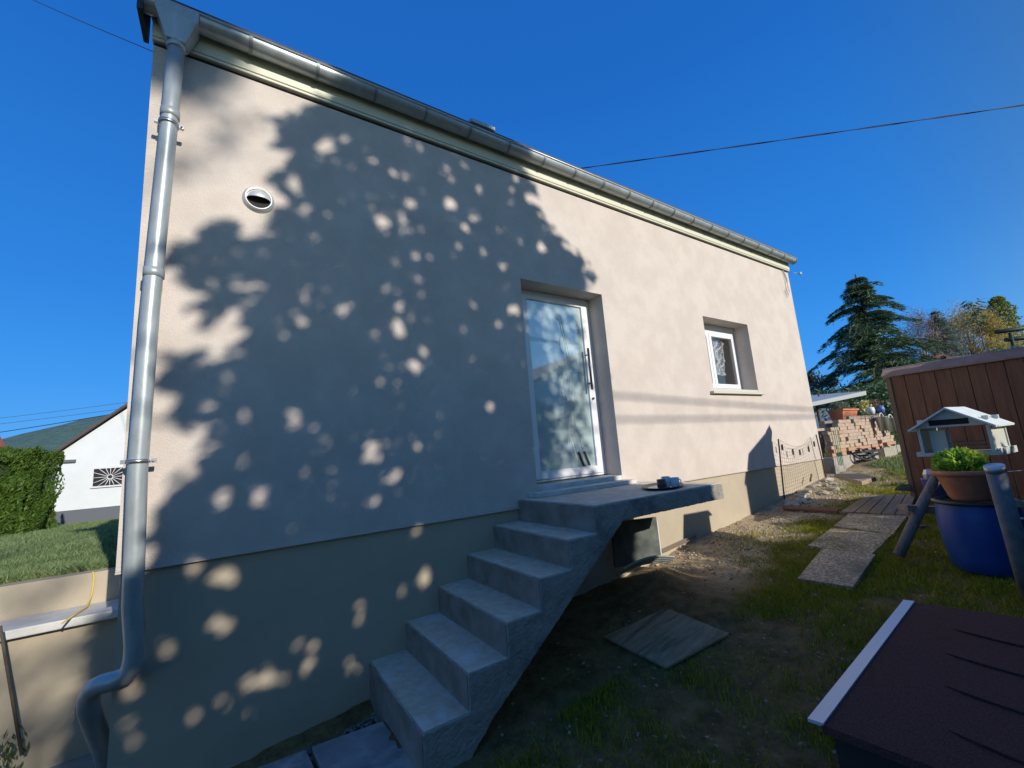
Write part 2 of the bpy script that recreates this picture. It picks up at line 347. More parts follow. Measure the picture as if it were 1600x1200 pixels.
# haze tinted wooded hill
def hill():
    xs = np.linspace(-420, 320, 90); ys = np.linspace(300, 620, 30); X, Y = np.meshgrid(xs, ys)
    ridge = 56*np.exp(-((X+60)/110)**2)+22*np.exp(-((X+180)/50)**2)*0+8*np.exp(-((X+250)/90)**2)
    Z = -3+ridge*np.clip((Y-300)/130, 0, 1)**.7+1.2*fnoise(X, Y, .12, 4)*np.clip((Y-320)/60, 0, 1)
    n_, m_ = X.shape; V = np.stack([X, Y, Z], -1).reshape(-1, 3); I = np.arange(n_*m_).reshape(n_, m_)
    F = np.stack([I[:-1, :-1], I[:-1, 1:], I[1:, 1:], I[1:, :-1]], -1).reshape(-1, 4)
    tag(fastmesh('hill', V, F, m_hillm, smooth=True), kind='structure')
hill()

# ================================================================ HOUSE
XL, XR, ZT, ZP = -.867, 8.70, 4.02, .43
H = thing('house', (4, 0, -.6), 'pale pink rendered house with zinc gutter, glass door and small white window', 'house')
def wall_with_holes():
    holes = [(2.214, 3.426, .56, 2.781), (5.535, 6.807, 1.606, 2.761)]
    xs = sorted({XL, XR, *[h[0] for h in holes], *[h[1] for h in holes]}); zs = sorted({ZP, ZT, *[h[2] for h in holes], *[h[3] for h in holes]})
    b = MB(); T = .30
    inside = lambda x, z: any(h[0] < x < h[1] and h[2] < z < h[3] for h in holes)
    for i in range(len(xs)-1):
        for j in range(len(zs)-1):
            if inside((xs[i]+xs[i+1])/2, (zs[j]+zs[j+1])/2): continue
            for y in (0, T): b.add([(xs[i], y, zs[j]), (xs[i+1], y, zs[j]), (xs[i+1], y, zs[j+1]), (xs[i], y, zs[j+1])], [(0, 1, 2, 3)])
    for a, c, d, e in holes+[(XL, XR, ZP, ZT)]:
        for p, q in (((a, d), (a, e)), ((c, d), (c, e)), ((a, d), (c, d)), ((a, e), (c, e))):
            b.add([(p[0], 0, p[1]), (q[0], 0, q[1]), (q[0], T, q[1]), (p[0], T, p[1])], [(0, 1, 2, 3)])
    # the other three sides
    b.box((XL, T, ZP), (XL+.3, 5.7, ZT)); b.box((XR-.3, T, ZP), (XR, 5.7, ZT)); b.box((XL, 5.7, ZP), (XR, 6.0, ZT))
    for x in (XL, XR-.3): b.prism([(x, .2, ZT+.002), (x, 5.8, ZT+.27), (x, 3.0, ZT+1.2), (x, .2, ZT+.27)], (.3, 0, 0))
    return b
W_ = wall_with_holes().build('wall', m_stucco, H, recalc=False)
b = MB().box((XL+.02, .022, -1.25), (2.2, .30, ZP)).box((3.45, .022, -1.25), (XR-.02, .30, ZP)).box((2.2, .022, -1.25), (3.45, .30, ZP))
b.box((XL+.02, .30, -1.25), (XL+.3, 5.98, ZP)).box((XR-.3, .30, -1.25), (XR-.02, 5.98, ZP))
pl_ = b.build('plinth', m_plinth, H); pl_['label'] = 'darker beige rendered plinth below the pink wall'
b = MB().box((XL, -.012, ZP-.012), (2.0, .021, ZP-.001)).box((3.7, -.012, ZP-.012), (XR, .021, ZP-.001)).build('drip_edge', m_stucco, H)
b = MB().box((XL-.01, -.030, 4.075), (XR+.04, .2, 4.30)).box((XL-.01, -.022, 4.052), (XR+.04, .2, 4.075)).build('fascia', m_fascia, H, bevel=.006)
MB().box((XL, .015, 4.02), (XR, .2, 4.052)).build('vent_gap', m_dark, H)
rf = MB()
rf.prism([(XL-.05, -.13, 4.300), (XL-.05, 3.0, 5.30), (XL-.05, 6.15, 4.300), (XL-.05, 6.15, 4.345), (XL-.05, 3.0, 5.38), (XL-.05, -.13, 4.335)], (XR-XL+.1, 0, 0))
rf = rf.build('roof', m_tile, H)
# zinc gutter : half round trough with bead, seams as brackets
g = MB(); GX0, GX1, gy, gzc, gr = XL-.05, XR+.06, -.108, 4.245, .070
n = 16; prof = [(gy-gr*math.cos(math.pi*k/n), gzc-gr*math.sin(math.pi*k/n)) for k in range(n+1)]
prof2 = [(gy-(gr-.006)*math.cos(math.pi*k/n), gzc-(gr-.006)*math.sin(math.pi*k/n)) for k in range(n+1)]
vs = [(GX0, *p) for p in prof]+[(GX1, *p) for p in prof]+[(GX0, *p) for p in prof2]+[(GX1, *p) for p in prof2]; N1 = n+1
g.add(vs, [(k, k+1, N1+k+1, N1+k) for k in range(n)]+[(2*N1+k, 3*N1+k, 3*N1+k+1, 2*N1+k+1) for k in range(n)], True)
g.add([(GX1, *p) for p in prof], [tuple(range(N1))]); g.add([(GX0, *p) for p in prof], [tuple(range(N1))[::-1]])
g.tube([(GX0, gy-gr, gzc+.008), (GX1, gy-gr, gzc+.008)], .012, 8)
GU = g.build('gutter', m_zinc, H)
for i in range(20):
    x = -.28+i*.475; s_ = MB()
    pr_ = [(gy-(gr+.007)*math.cos(math.pi*k/n), gzc-(gr+.007)*math.sin(math.pi*k/n)) for k in range(n+1)]
    s_.add([(x-.012, *p) for p in pr_]+[(x+.012, *p) for p in pr_], [(k, k+1, N1+k+1, N1+k) for k in range(n)], True)
    s_.build('gutter_bracket', m_zincd, GU)
# soffit board end and funnel outlet
MB().box((XL-.075, -.17, 4.12), (XL-.045, .12, 4.40)).build('verge_board', m_black, H)
f_ = MB(); cx = -.725
top = [(cx-.125, -.195, 4.25), (cx+.125, -.195, 4.25), (cx+.125, -.035, 4.25), (cx-.125, -.035, 4.25)]
low = [(cx-.12, -.192, 4.17), (cx+.12, -.192, 4.17), (cx+.12, -.035, 4.17), (cx-.12, -.035, 4.17)]
low2 = [(cx-.056, -.168, 3.98), (cx+.056, -.168, 3.98), (cx+.056, -.058, 3.98), (cx-.056, -.058, 3.98)]
f_.add(top+low+low2, [(0, 1, 5, 4), (1, 2, 6, 5), (2, 3, 7, 6), (3, 0, 4, 7), (4, 5, 9, 8), (5, 6, 10, 9), (6, 7, 11, 10), (7, 4, 8, 11), (0, 3, 2, 1), (8, 9, 10, 11)])
f_.tube([(cx+.105, -.194, 4.15), (cx+.058, -.170, 3.99)], .006, 6)
f_.build('outlet_funnel', m_zinc, GU, bevel=.012)
dp = MB(); r_ = .049
pts = [(-.725, -.115, 3.97), (-.738, -.115, 3.4), (-.775, -.115, 2.0), (-.783, -.115, 1.0), (-.765, -.115, .25)]
pts += [tuple(onY(*q)) for q in ((211, 1005, -.113), (210, 1025, -.112), (206, 1043, -.11), (196, 1056, -.10), (180, 1063, -.085), (160, 1068, -.05), (147, 1074, -.02), (139, 1086, .01), (138, 1105, .04), (147, 1132, .10), (160, 1165, .22), (173, 1220, .42))]
dp.tube(pts, r_, 20)
DP = dp.build('downpipe', m_zinc, H)
for z_, x_ in ((3.97, -.727), (3.42, -.738), (2.25, -.768)):
    MB().lathe([(r_+.001, -.03), (r_+.006, -.028), (r_+.006, .028), (r_+.001, .03)], (x_, -.115, z_)).build('collar', m_zinc, DP)
for z_, x_ in ((3.34, -.741), (1.06, -.783)):
    c = MB().lathe([(r_+.002, -.012), (r_+.009, -.010), (r_+.009, .010), (r_+.002, .012)], (x_, -.115, z_))
    c.box((x_+r_+.004, -.125, z_-.012), (x_+r_+.035, -.105, z_+.012)).box((x_-r_-.03, -.125, z_-.012), (x_-r_-.004, -.105, z_+.012)).box((x_-.008, -.06, z_-.008), (x_+.008, .001, z_+.008))
    c.tube([(x_+r_+.022, -.14, z_), (x_+r_+.022, -.09, z_)], .006, 6)
    c.build('clamp', m_steel, DP)
# round vent cowl
VE = MB().lathe([(.105, 0), (.105, .008), (.094, .010), (.09, .03), (.082, .033), (.082, .012), (.0, .012)])
v_ = VE; vv = [(p[0]-.20, -p[2]-.001, p[1]+2.995) for p in v_.v]; v_.v = vv
m_vent = mat('pale aluminium', (.74, .74, .73), .38, .55); VE = v_.build('round_vent', m_vent, H)
h_ = MB(); n = 14
for i in range(n): pass
vs = []; 
for j in range(7):
    ph = j/6*math.pi/2
    for i in range(n+1):
        th = math.pi*i/n; vs.append((-.20+.082*math.cos(th)*math.cos(ph*.0+0)*(1 if j < 6 else 1), -.012-.06*math.sin(th)*math.sin(ph)-.002, 2.985+.08*math.sin(th)*math.cos(ph)))
h_.add(vs, [(j*(n+1)+i, j*(n+1)+i+1, (j+1)*(n+1)+i+1, (j+1)*(n+1)+i) for j in range(6) for i in range(n)], True)
h_.build('hood', m_vent, VE, recalc=False)
d_ = MB().add([(-.20+.078*math.cos(2*math.pi*k/24), -.016, 2.995+.078*math.sin(2*math.pi*k/24)) for k in range(24)], [tuple(range(24))]); d_.build('opening', m_dark, VE)
# box on roof edge
o = MB().box((1.72, -.02, 4.47), (2.02, .25, 4.51)).box((1.74, 0, 4.33), (2.0, .23, 4.47)).build('roof_vent', m_zinc, H)
# ---- door
dm = bpy.data.materials.new('satin glass'); dm.use_nodes = True; t = dm.node_tree; bs = t.nodes['Principled BSDF']; out = t.nodes['Material Output']
bs.inputs['Base Color'].default_value = (.46, .58, .57, 1); bs.inputs['Roughness'].default_value = .5
gl = t.nodes.new('ShaderNodeBsdfGlossy'); gl.inputs['Roughness'].default_value = .02; gl.inputs['Color'].default_value = (.9, .95, 1, 1)
mx = t.nodes.new('ShaderNodeMixShader'); mx.inputs[0].default_value = .24; t.links.new(bs.outputs[0], mx.inputs[1]); t.links.new(gl.outputs[0], mx.inputs[2]); t.links.new(mx.outputs[0], out.inputs[0])
DO = MB(); y0, y1 = .225, .29
def frame(b, x0, x1, z0, z1, wl, wr, wb, wt, ya, yb):
    b.box((x0, ya, z0), (x0+wl, yb, z1)); b.box((x1-wr, ya, z0), (x1, yb, z1)); b.box((x0+wl, ya, z0), (x1-wr, yb, z0+wb)); b.box((x0+wl, ya, z1-wt), (x1-wr, yb, z1))
frame(DO, 2.216, 3.424, .615, 2.779, .055, .055, .02, .05, y0+.012, y1); DO = DO.build('door', m_white, H, bevel=.004); DO['label'] = 'white framed glass entrance door above the concrete landing'
l_ = MB(); frame(l_, 2.275, 3.365, .64, 2.725, .17, .09, .085, .055, y0, y0+.05); l_.build('leaf_frame', m_white, DO, bevel=.005)
MB().box((2.44, y0+.024, .72), (3.28, y0+.03, 2.675)).build('glass_panel', dm, DO)
gs = MB(); frame(gs, 2.436, 3.284, .716, 2.679, .008, .008, .008, .008, y0+.008, y0+.024); gs.build('gasket', m_black, DO)
# etched lines on the glass
et = MB(); yy = y0+.021
def cur(pts, r=.0025): et.tube([(x, yy, z) for x, z in pts], r, 5)
for sgn, off in ((1, 0), (1, .035)):
    cur([(2.93+.10*math.sin(k/30*math.pi*1.1)-off, 2.55-k/30*1.55) for k in range(31)])
cur([(2.94+.05*math.cos(a/16*2*math.pi), 2.17+.11*math.sin(a/16*2*math.pi)) for a in range(17)])
cur([(2.93+.035*math.cos(a/16*2*math.pi), 1.72+.20*math.sin(a/16*2*math.pi)) for a in range(17)])
cur([(2.98+.03*math.cos(a/16*2*math.pi), 1.30+.22*math.sin(a/16*2*math.pi)) for a in range(17)])
for x in (2.86, 2.90, 3.0): cur([(x, 1.60), (x+.02, 1.2), (x+.12, .80)])
for k in range(7): cur([(2.84+.012*k, 1.9-k*.13), (2.89+.012*k, 1.9-k*.13)])
cur([(2.86, 2.5), (2.95, 2.43), (3.04, 2.52)])
m_etch = mat('etched line', (.52, .60, .60), .6); et.build('etched_ornament', m_etch, DO)
dk = MB()
for x in (3.00, 3.09): dk.add([(x, yy-.003, .90), (x+.035, yy-.003, .90), (x+.10, yy-.003, .735), (x+.065, yy-.003, .735)], [(0, 1, 2, 3)])
dk.build('dark_stripe', m_black, DO)
hd = MB().tube([(3.262, .165, 2.13), (3.262, .165, 1.62)], .014, 12)
for z_ in (2.05, 1.70): hd.tube([(3.262, .165, z_), (3.262, y0, z_)], .008, 8)
hd.tube([(3.315, .222, 1.52), (3.315, .205, 1.52)], .015, 10)
hd.build('handle', mat('dark steel', (.16, .16, .17), .35, .8), DO)
sl_ = MB().box((2.10, -.17, .509), (3.47, -.002, .553)).box((2.216, -.002, .509), (3.424, .30, .60)); sl_.build('door_sill', m_marble, H, bevel=.004)
# ---- window
WI = MB(); y0 = .235
frame(WI, 5.537, 6.805, 1.66, 2.759, .06, .06, .05, .13, y0+.012, y0+.07); WI = WI.build('window', m_white, H, bevel=.004); WI['label'] = 'small white two-leaf window with lace curtain'
for a, c in ((5.60, 6.015), (6.025, 6.742)):
    s_ = MB(); frame(s_, a, c, 1.712, 2.625, .065, .065, .07, .065, y0, y0+.05); s_ = s_.build('sash', m_white, WI, bevel=.005)
    pm = bpy.data.materials.get('pane')
    if not pm:
        pm = bpy.data.materials.new('pane'); pm.use_nodes = True; t = pm.node_tree; out = t.nodes['Material Output']
        tr = t.nodes.new('ShaderNodeBsdfTransparent'); gl = t.nodes.new('ShaderNodeBsdfGlossy'); gl.inputs['Roughness'].default_value = .01
        ms = t.nodes.new('ShaderNodeMixShader'); ms.inputs[0].default_value = .10; t.links.new(tr.outputs[0], ms.inputs[1]); t.links.new(gl.outputs[0], ms.inputs[2]); t.links.new(ms.outputs[0], out.inputs[0])
    MB().box((a+.065, y0+.02, 1.782), (c-.065, y0+.026, 2.56)).build('pane', pm, s_)
lc = MB()
for sx in (6.25, 6.42):
    for k in range(26):
        z0 = 2.56-.024*k; ww = .16*(.5+.5*abs(math.sin(k*.55+sx)))*(1-.35*k/26); a = .03*math.sin(k*.5)
        pts = [(sx+a-ww*math.cos(q/8*math.pi), y0+.10+.01*math.sin(q*2), z0+.018*math.sin(q*1.3+k)) for q in range(9)]
        lc.tube(pts, .0045, 4)
    lc.tube([(sx-.13, y0+.1, 2.58), (sx-.10, y0+.1, 2.3), (sx-.02, y0+.1, 2.1), (sx+.06, y0+.1, 1.95), (sx+.1, y0+.1, 1.98)], .006, 5)
    lc.tube([(sx+.14, y0+.1, 2.58), (sx+.12, y0+.1, 2.3), (sx+.07, y0+.1, 2.0)], .006, 5)
lc.build('curtain', m_lace, WI)
ro = MB(); m_room = mat('room wall', (.6, .56, .5), .9)
ro.add([(5.3, .31, 1.3), (7.0, .31, 1.3), (7.0, .31, 3.), (5.3, .31, 3.), (5.3, 1.8, 1.3), (7, 1.8, 1.3), (7, 1.8, 3), (5.3, 1.8, 3)], [(4, 5, 6, 7), (0, 4, 7, 3), (1, 5, 6, 2), (0, 1, 5, 4), (3, 2, 6, 7)]); ro.build('room_lining', m_room, WI)
MB().box((5.44, -.055, 1.575), (6.90, -.001, 1.612)).box((5.54, .001, 1.608), (6.80, .30, 1.655)).build('window_sill', mat('sill stone', (.55, .54, .47), .7), WI, bevel=.004)
# hook with insulator and loose wires at the right corner
hk = MB().tube([(8.74, -.02, 4.03), (8.86, -.12, 3.99)], .006, 6).build('hook', m_zinc, H)
MB().lathe([(.0, -.03), (.035, -.025), (.018, 0), (.03, .02), (.0, .03)], (8.88, -.14, 3.985), 14).build('insulator', mat('pale blue glass', (.45, .62, .68), .2), hk)
wr = MB()
for k in range(3): wr.tube([(8.50-.02*k, -.012, 4.03), (8.55-.03*k, -.03, 3.85), (8.50+.02*k, -.035, 3.7-.05*k), (8.36+.03*k, -.03, 3.55-.04*k)], .005, 5)
wr.build('loose_wire', mat('cream wire', (.45, .40, .32), .6), H)

# ================================================================ STEPS
x0, tr_, z0s, h_s, W, xe = .572, .2816, .5045, .2002, 1.038, 3.691
ST = thing('concrete_staircase', (1.5, -.5, -.75), 'raw grey concrete steps rising to a cantilevered landing below the glass door', 'stairs')
prof = [(x0, -1.1)]
for k in range(6): prof += [(x0+k*tr_, z0s+(k-6)*h_s if k else -1.1), (x0+k*tr_, z0s+(k-5)*h_s)] if k else [(x0, z0s-5*h_s)]
prof += [(xe, z0s), (xe, z0s-.149), (2.27, z0s-.150), (1.0, -.59), (.86, -.72), (.86, -1.1)]
MB().prism([(x, 0.02, z) for x, z in prof], (0, -W-.02, 0)).build('flight', m_concrete, ST)
fl = bpy.data.objects['flight']; q = fl.modifiers.new('r', 'REMESH'); q.mode = 'VOXEL'; q.voxel_size = .011; tx = bpy.data.textures.new('rough cast', 'CLOUDS'); tx.noise_scale = .022; tx.noise_depth = 3
q = fl.modifiers.new('d', 'DISPLACE'); q.texture = tx; q.texture_coords = 'LOCAL'; q.strength = .010; q.mid_level = .75
for k in range(5):
    zt = z0s+(k-5)*h_s; xa = x0+k*tr_
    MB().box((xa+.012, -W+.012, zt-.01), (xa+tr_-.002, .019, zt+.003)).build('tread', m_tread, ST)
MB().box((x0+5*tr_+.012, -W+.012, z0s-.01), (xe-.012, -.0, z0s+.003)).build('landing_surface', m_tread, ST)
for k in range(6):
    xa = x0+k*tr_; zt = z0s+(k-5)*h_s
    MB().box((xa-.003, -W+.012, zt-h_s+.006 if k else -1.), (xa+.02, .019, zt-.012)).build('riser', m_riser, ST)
# tray with three mugs on the landing
zT = z0s+.004
T_ = thing('tray', (3.17, -.74, zT), 'oval dark-rimmed tray carrying mugs on the landing', 'tray')
ca, sa = math.cos(R(28)), math.sin(R(28))
def oval(rx, ry, z, n=40): return [(3.17+ca*rx*math.cos(2*math.pi*k/n)-sa*ry*math.sin(2*math.pi*k/n), -.74+sa*rx*math.cos(2*math.pi*k/n)+ca*ry*math.sin(2*math.pi*k/n), z) for k in range(n)]
rings = [oval(.24, .13, zT), oval(.30, .18, zT+.018), oval(.31, .19, zT+.02), oval(.305, .185, zT+.024), oval(.245, .135, zT+.006)]
b = MB(); n = 40; b.add(sum(rings, []), [(i*n+k, i*n+(k+1) % n, (i+1)*n+(k+1) % n, (i+1)*n+k) for i in range(4) for k in range(n)], True); b.build('rim', m_black, T_)
MB().add(oval(.245, .135, zT+.0065), [tuple(range(40))]).build('tray_base', mat('tray print', (.42, .42, .46), .3, col2=(.6, .6, .62), scale=12), T_)
def mug(x, y, h, r, m_, lab, ang):
    z = zT+.0075; t_ = thing('mug', (x, y, z), lab, 'mug', 'mugs on the tray')
    MB().lathe([(0, 0), (r*.85, 0), (r, .01), (r, h), (r-.004, h), (r-.005, .012), (0, .01)], (x, y, z), 28).build('cup', m_, t_)
    c, s = math.cos(ang), math.sin(ang)
    MB().tube([(x+c*(r-.002+.028*math.sin(a/8*math.pi)), y+s*(r-.002+.028*math.sin(a/8*math.pi)), z+h*.5+.027*math.cos(a/8*math.pi)) for a in range(9)], .005, 7).build('handle', m_, t_)
mug(3.045, -.83, .082, .042, m_mugb, 'dark brown mug, leftmost on the tray', R(200))
mug(3.15, -.80, .098, .040, m_mug, 'taller pale mug in the middle of the tray', R(100))
mug(3.20, -.86, .085, .042, m_mug, 'bluish white mug with its handle to the right, front of the tray', R(-20))

# things under and along the wall
o = MB().obox((3.36, -.15, -.10), (.26, -.09, 0), (.006, .014, 0), (0, 0, .23)).build('plastic_sheet', m_foam); tag(o, 'dark grey plastic sheet stood upright under the landing against the wall', 'sheet')
MB().obox((3.626, -.245, -.12), (.005, -.003, 0), (.007, .014, 0), (0, 0, .21)).build('torn_edge', mat('white torn edge', (.72, .74, .72), .8), o)
# dimpled membrane strip
def strip(p0, p1, up0, w, ncol=46, bow=0.):
    p0, p1 = np.array(p0, float), np.array(p1, float); b = MB(); u_ = np.array(up0, float)
    for i in range(ncol):
        for j in range(4):
            c = p0+(p1-p0)*(i+.5)/ncol+u_*w*(j-1.5)/4+np.array([0, 0, bow*math.sin(math.pi*i/ncol)]); nn = np.cross(p1-p0, u_); nn /= np.linalg.norm(nn)
            e = (p1-p0)/ncol*.34
            if nn[1] > 0: nn = -nn
            b.obox(c+nn*.006, e, u_*w*.085, nn*.008)
    m_ = (p1-p0)/ncol
    k = [p0+(p1-p0)*i/10+np.array([0, 0, bow*math.sin(math.pi*i/10)]) for i in range(11)]
    b.add([q+s*u_*w/2 for s in (-1, 1) for q in k], [(i, i+1, 11+i+1, 11+i) for i in range(10)])
    return b
o = strip((2.75, -.46, -.225), (3.72, -.30, -.335), (.1, -.65, .6), .15, bow=.05).build('dimpled_membrane', m_membrane); tag(o, 'grey dimpled drainage membrane bowing out below the landing over the soil', 'membrane')
o = strip((3.72, -.012, -.345), (4.62, -.012, -.262), (0, -.1, 1), .05).build('dimpled_membrane', mat('brownish membrane', (.30, .24, .18), .6)); tag(o, 'dimpled membrane edge standing flat along the lit foot of the wall', 'membrane')
o = MB().obox((4.17, -.05, -.40), (.44, 0, .042), (0, .03, 0), (0, 0, .02)).build('footing_strip', mat('cement strip', (.46, .38, .25), .9), None, bevel=.006); tag(o, 'narrow cement strip below the lit plinth in front of the membrane', 'strip')
# stones along the wall foot
def stone(x, y, s, mt):
    bm = bmesh.new(); bmesh.ops.create_icosphere(bm, subdivisions=2, radius=s)
    ph = rng.uniform(0, 6, 3); sc = rng.uniform(.6, 1.25, 3)
    for v in bm.verts:
        c = v.co; d = 1+.16*math.sin(9/s*.05*c.x*6+ph[0])+.14*math.sin(c.y/s*3+ph[1])+.1*math.sin(c.z/s*4+ph[2]); v.co = Vector((c.x*sc[0]*d, c.y*sc[1]*d, c.z*.55*sc[2]*d))
    me = bpy.data.meshes.new('stone'); bm.to_mesh(me); bm.free(); me.materials.append(mt)
    o = bpy.data.objects.new('stone', me); C.objects.link(o); o.location = (x, y, gz(x, y)+s*.2); o.rotation_euler = (0, 0, rng.uniform(0, 6)); return o
for i in range(46):
    x = 6.55+2.3*rng.random(); y = -.06-.42*rng.random()**1.2
    tag(stone(x, y, rng.uniform(.03, .075), m_stone), 'pale rubble stone lying along the foot of the wall below the net', 'stone', 'rubble stones along the wall')
def rubble(name, n, xr, yr, smin, smax, mt, lab, zoff=0):
    V = []; F = []
    for i in range(n):
        x = rng.uniform(*xr); y = rng.uniform(*yr); s = rng.uniform(smin, smax); z = gz(x, y)+zoff
        a = rng.normal(size=(6, 3)); a = np.array([[1, 0, 0], [-1, 0, 0], [0, 1, 0], [0, -1, 0], [0, 0, .7], [0, 0, -.7]])+.25*a
        o_ = len(V); V += list(np.array([x, y, z])+a*s); F += [[o_+q for q in f] for f in ((0, 2, 4), (2, 1, 4), (1, 3, 4), (3, 0, 4), (2, 0, 5), (1, 2, 5), (3, 1, 5), (0, 3, 5))]
    o = fastmesh(name, V, F, mt, attr=rng.random(len(F))); return tag(o, lab, 'gravel', kind='stuff')
rubble('gravel', 1500, (3.7, 8.9), (-.95, -.03), .004, .018, m_stone, 'pale pebbles and rubble scattered on the bare strip by the wall', .006)
rubble('gravel', 900, (-.8, .6), (-.30, -.02), .006, .02, mat('dark gravel', (.14, .14, .13), .9, col2=(.26, .26, .25), scale=4), 'dark gravel in the trench at the wall foot left of the steps', -.05)
n = 2600; X = rng.uniform(.8, 8, n); Y = rng.uniform(-3.8, -.3, n); P = np.stack([X, Y, G0(X, Y)+.02], 1)
o = leaves('leaf_litter', P, .026, .016, l_dry, dirs=np.stack([np.cos(X*50), np.sin(X*50), 0*X], 1), spread=.35); tag(o, 'small dry leaves and bits scattered over the yard', 'leaf litter', kind='stuff')

# boards and slabs on the ground
def slab(name, pts, th, mt, lab, cat, group=None, lift=.012, bevel=.004):
    ps = []
    for px, py in pts:
        z = -.3
        for _ in range(12): q = onZ(px, py, z); z = gz(q[0], q[1])+lift+th
        ps.append(q)
    o = MB().prism(ps, (0, 0, -th)).build(name, mt, None, bevel=bevel); return tag(o, lab, cat, group)
slab('board', [(943, 994), (1040, 949), (1139, 989), (1041, 1042)], .018, m_oldwood, 'weathered square plywood board lying alone in the shaded grass', 'board')
cg = 'concrete path slabs'
slab('path_slab', [(1246, 903), (1285, 856), (1368, 866), (1333, 917)], .035, m_agg, 'pebbled path slab nearest the viewer, its thick front edge showing', 'slab', cg)
slab('path_slab', [(1262, 852), (1300, 824), (1393, 835), (1362, 866)], .03, m_agg, 'second pebbled path slab, between the nearest one and the third', 'slab', cg)
slab('path_slab', [(1303, 821), (1326, 802), (1417, 806), (1396, 834)], .03, m_agg, 'third pebbled path slab, touching the wooden walkway boards', 'slab', cg)
WK = thing('wooden_walkway', (*onZ(1370, 788, -.14)[:2], -.14), 'wooden walkway of planks laid between the slabs and the brown shed', 'walkway')
pa, pb, pc, pd = (1313, 799), (1352, 774), (1432, 771), (1420, 803)
for k in range(5):
    l = lambda a, b_, t_: (a[0]+(b_[0]-a[0])*t_, a[1]+(b_[1]-a[1])*t_)
    q = [l(pa, pd, k/5+.008), l(pb, pc, k/5+.008), l(pb, pc, (k+1)/5-.008), l(pa, pd, (k+1)/5-.008)]
    o = slab('plank', q, .03, m_oldwood2, None, None); par(o, WK)
slab('timber_board', [(1303, 741), (1330, 736), (1368, 745), (1346, 752)], .05, m_oldwood2, 'pale thick board lying in the sun by the right corner of the house', 'board')
slab('reddish_plank', [(1222, 793), (1224, 790), (1311, 794), (1309, 798)], .025, mat('reddish plank', (.20, .085, .05), .8), 'thin reddish brown plank lying across the bare soil', 'plank')
slab('stepping_stone', [(1398, 764), (1405, 757), (1432, 756), (1428, 766)], .02, m_agg, 'small stepping stone in the sunny grass beside the shed', 'slab')
# paving bottom left
def pave(pts, z, lab):
    ps = [onZ(px, py, z) for px, py in pts]; tag(MB().prism(ps, (0, 0, -.06)).build('paving_slab', m_pave, None, bevel=.006), lab, 'paving slab', 'paving slabs left of the steps')
pave([(487, 1166), (598, 1126), (700, 1260), (560, 1330)], -.722, 'large grey paving slab beside the lowest concrete step')
pave([(478, 1170), (400, 1200), (430, 1300), (552, 1335)], -.735, 'grey paving slab left of the one beside the steps')
pave([(0, 1191), (182, 1163), (230, 1240), (0, 1260)], -.78, 'grey paving slab at the foot of the low wall, at the left')

# ================================================================ LOW WALL AT THE LEFT
LW = thing('low_wall', (-2, .8, -.8), 'low beige rendered garden wall with a pale stone ledge, left of the house', 'wall')
MB().box((-6, .70, -1.1), (XL+.021, .98, .038)).build('lower_wall', m_plinth, LW)
MB().box((-6, .98, -1.1), (XL+.021, 1.14, .31)).build('upper_wall', m_plinth, LW)
MB().box((-6, .625, .040), (XL+.021, .979, .095)).build('ledge', m_marble, LW, bevel=.008)
o = MB().tube([onY(145, 893, .972), onY(147, 905, .972), onY(143, 930, .972), onZ(136, 948, .108), onZ(120, 958, .108), onZ(97, 974, .108)], .006, 6).build('yellow_cord', m_yellow); tag(o, 'thin yellow cord hanging over the low wall onto its ledge', 'cord')
o = MB().box((-2.02, 1.16, .30), (-1.74, 1.30, .42)).build('brick_block', mat('old block', (.24, .19, .15), .9, col2=(.33, .26, .21)), None, bevel=.006); tag(o, 'brown block lying on the lawn edge above the low wall', 'block')
o = MB().tube([onY(0, 978, .45), onY(34, 1180, .35)], .008, 7).build('stick', m_bark); tag(o, 'thin brown stick leaning against the low wall at the left edge', 'stick')
P = np.stack([rng.uniform(-1.75, -1.3, 500), rng.uniform(.35, .62, 500), rng.uniform(-.8, -.45, 500)], 1)
WP = thing('weed_plant', (-1.5, .5, -.8), 'scruffy green weed growing at the foot of the low wall', 'plant'); o = leaves('foliage', P, .05, .012, l_weed, WP, dirs=np.tile([0, -.2, 1.], (500, 1)), spread=.5); (lambda *a: 0)(o, 'scruffy green weed growing at the foot of the low wall', 'plant')

# ================================================================ LEFT BACKGROUND
WH = thing('white_house', (-1, 23, -.4), 'white gabled house with a grilled window and grey base, beyond the lawn', 'house')
apex = 5.7
MB().prism([(-5.70, 19, .05), (4, 19, .05), (4, 19, 2.1), (-.75, 19, 6.7), (-5.70, 19, 2.13)], (0, 8, 0)).build('wall', m_ww, WH)
MB().box((-5.66, 19.02, -1.0), (4, 26.9, .05)).build('base', m_greybase, WH)
b = MB().prism([(-6.05, 18.75, 1.86), (-.75, 18.75, 6.83), (-.75, 18.75, 6.92), (-6.12, 18.75, 1.90)], (0, 8.6, 0)); b.prism([(4.4, 18.75, 1.86), (-.75, 18.75, 6.83), (-.75, 18.75, 6.98), (4.5, 18.75, 1.92)], (0, 8.6, 0)); b.build('roof', mat('grey brown roof', (.085, .06, .06), .8), WH)
MB().box((-6.1, 18.9, 1.80), (-5.2, 19.2, 1.9)).build('eave_board', m_greybase, WH)
wd = MB().box((-4.70, 18.97, .83), (-3.72, 18.995, 1.52)).build('window', m_dark, WH)
wf = MB(); frame(wf, -4.74, -3.68, .79, 1.56, .06, .06, .06, .06, 18.93, 18.96); wf.build('window_frame', m_ww, wd)
gr_ = MB(); cxw, czw = -4.21, 1.17
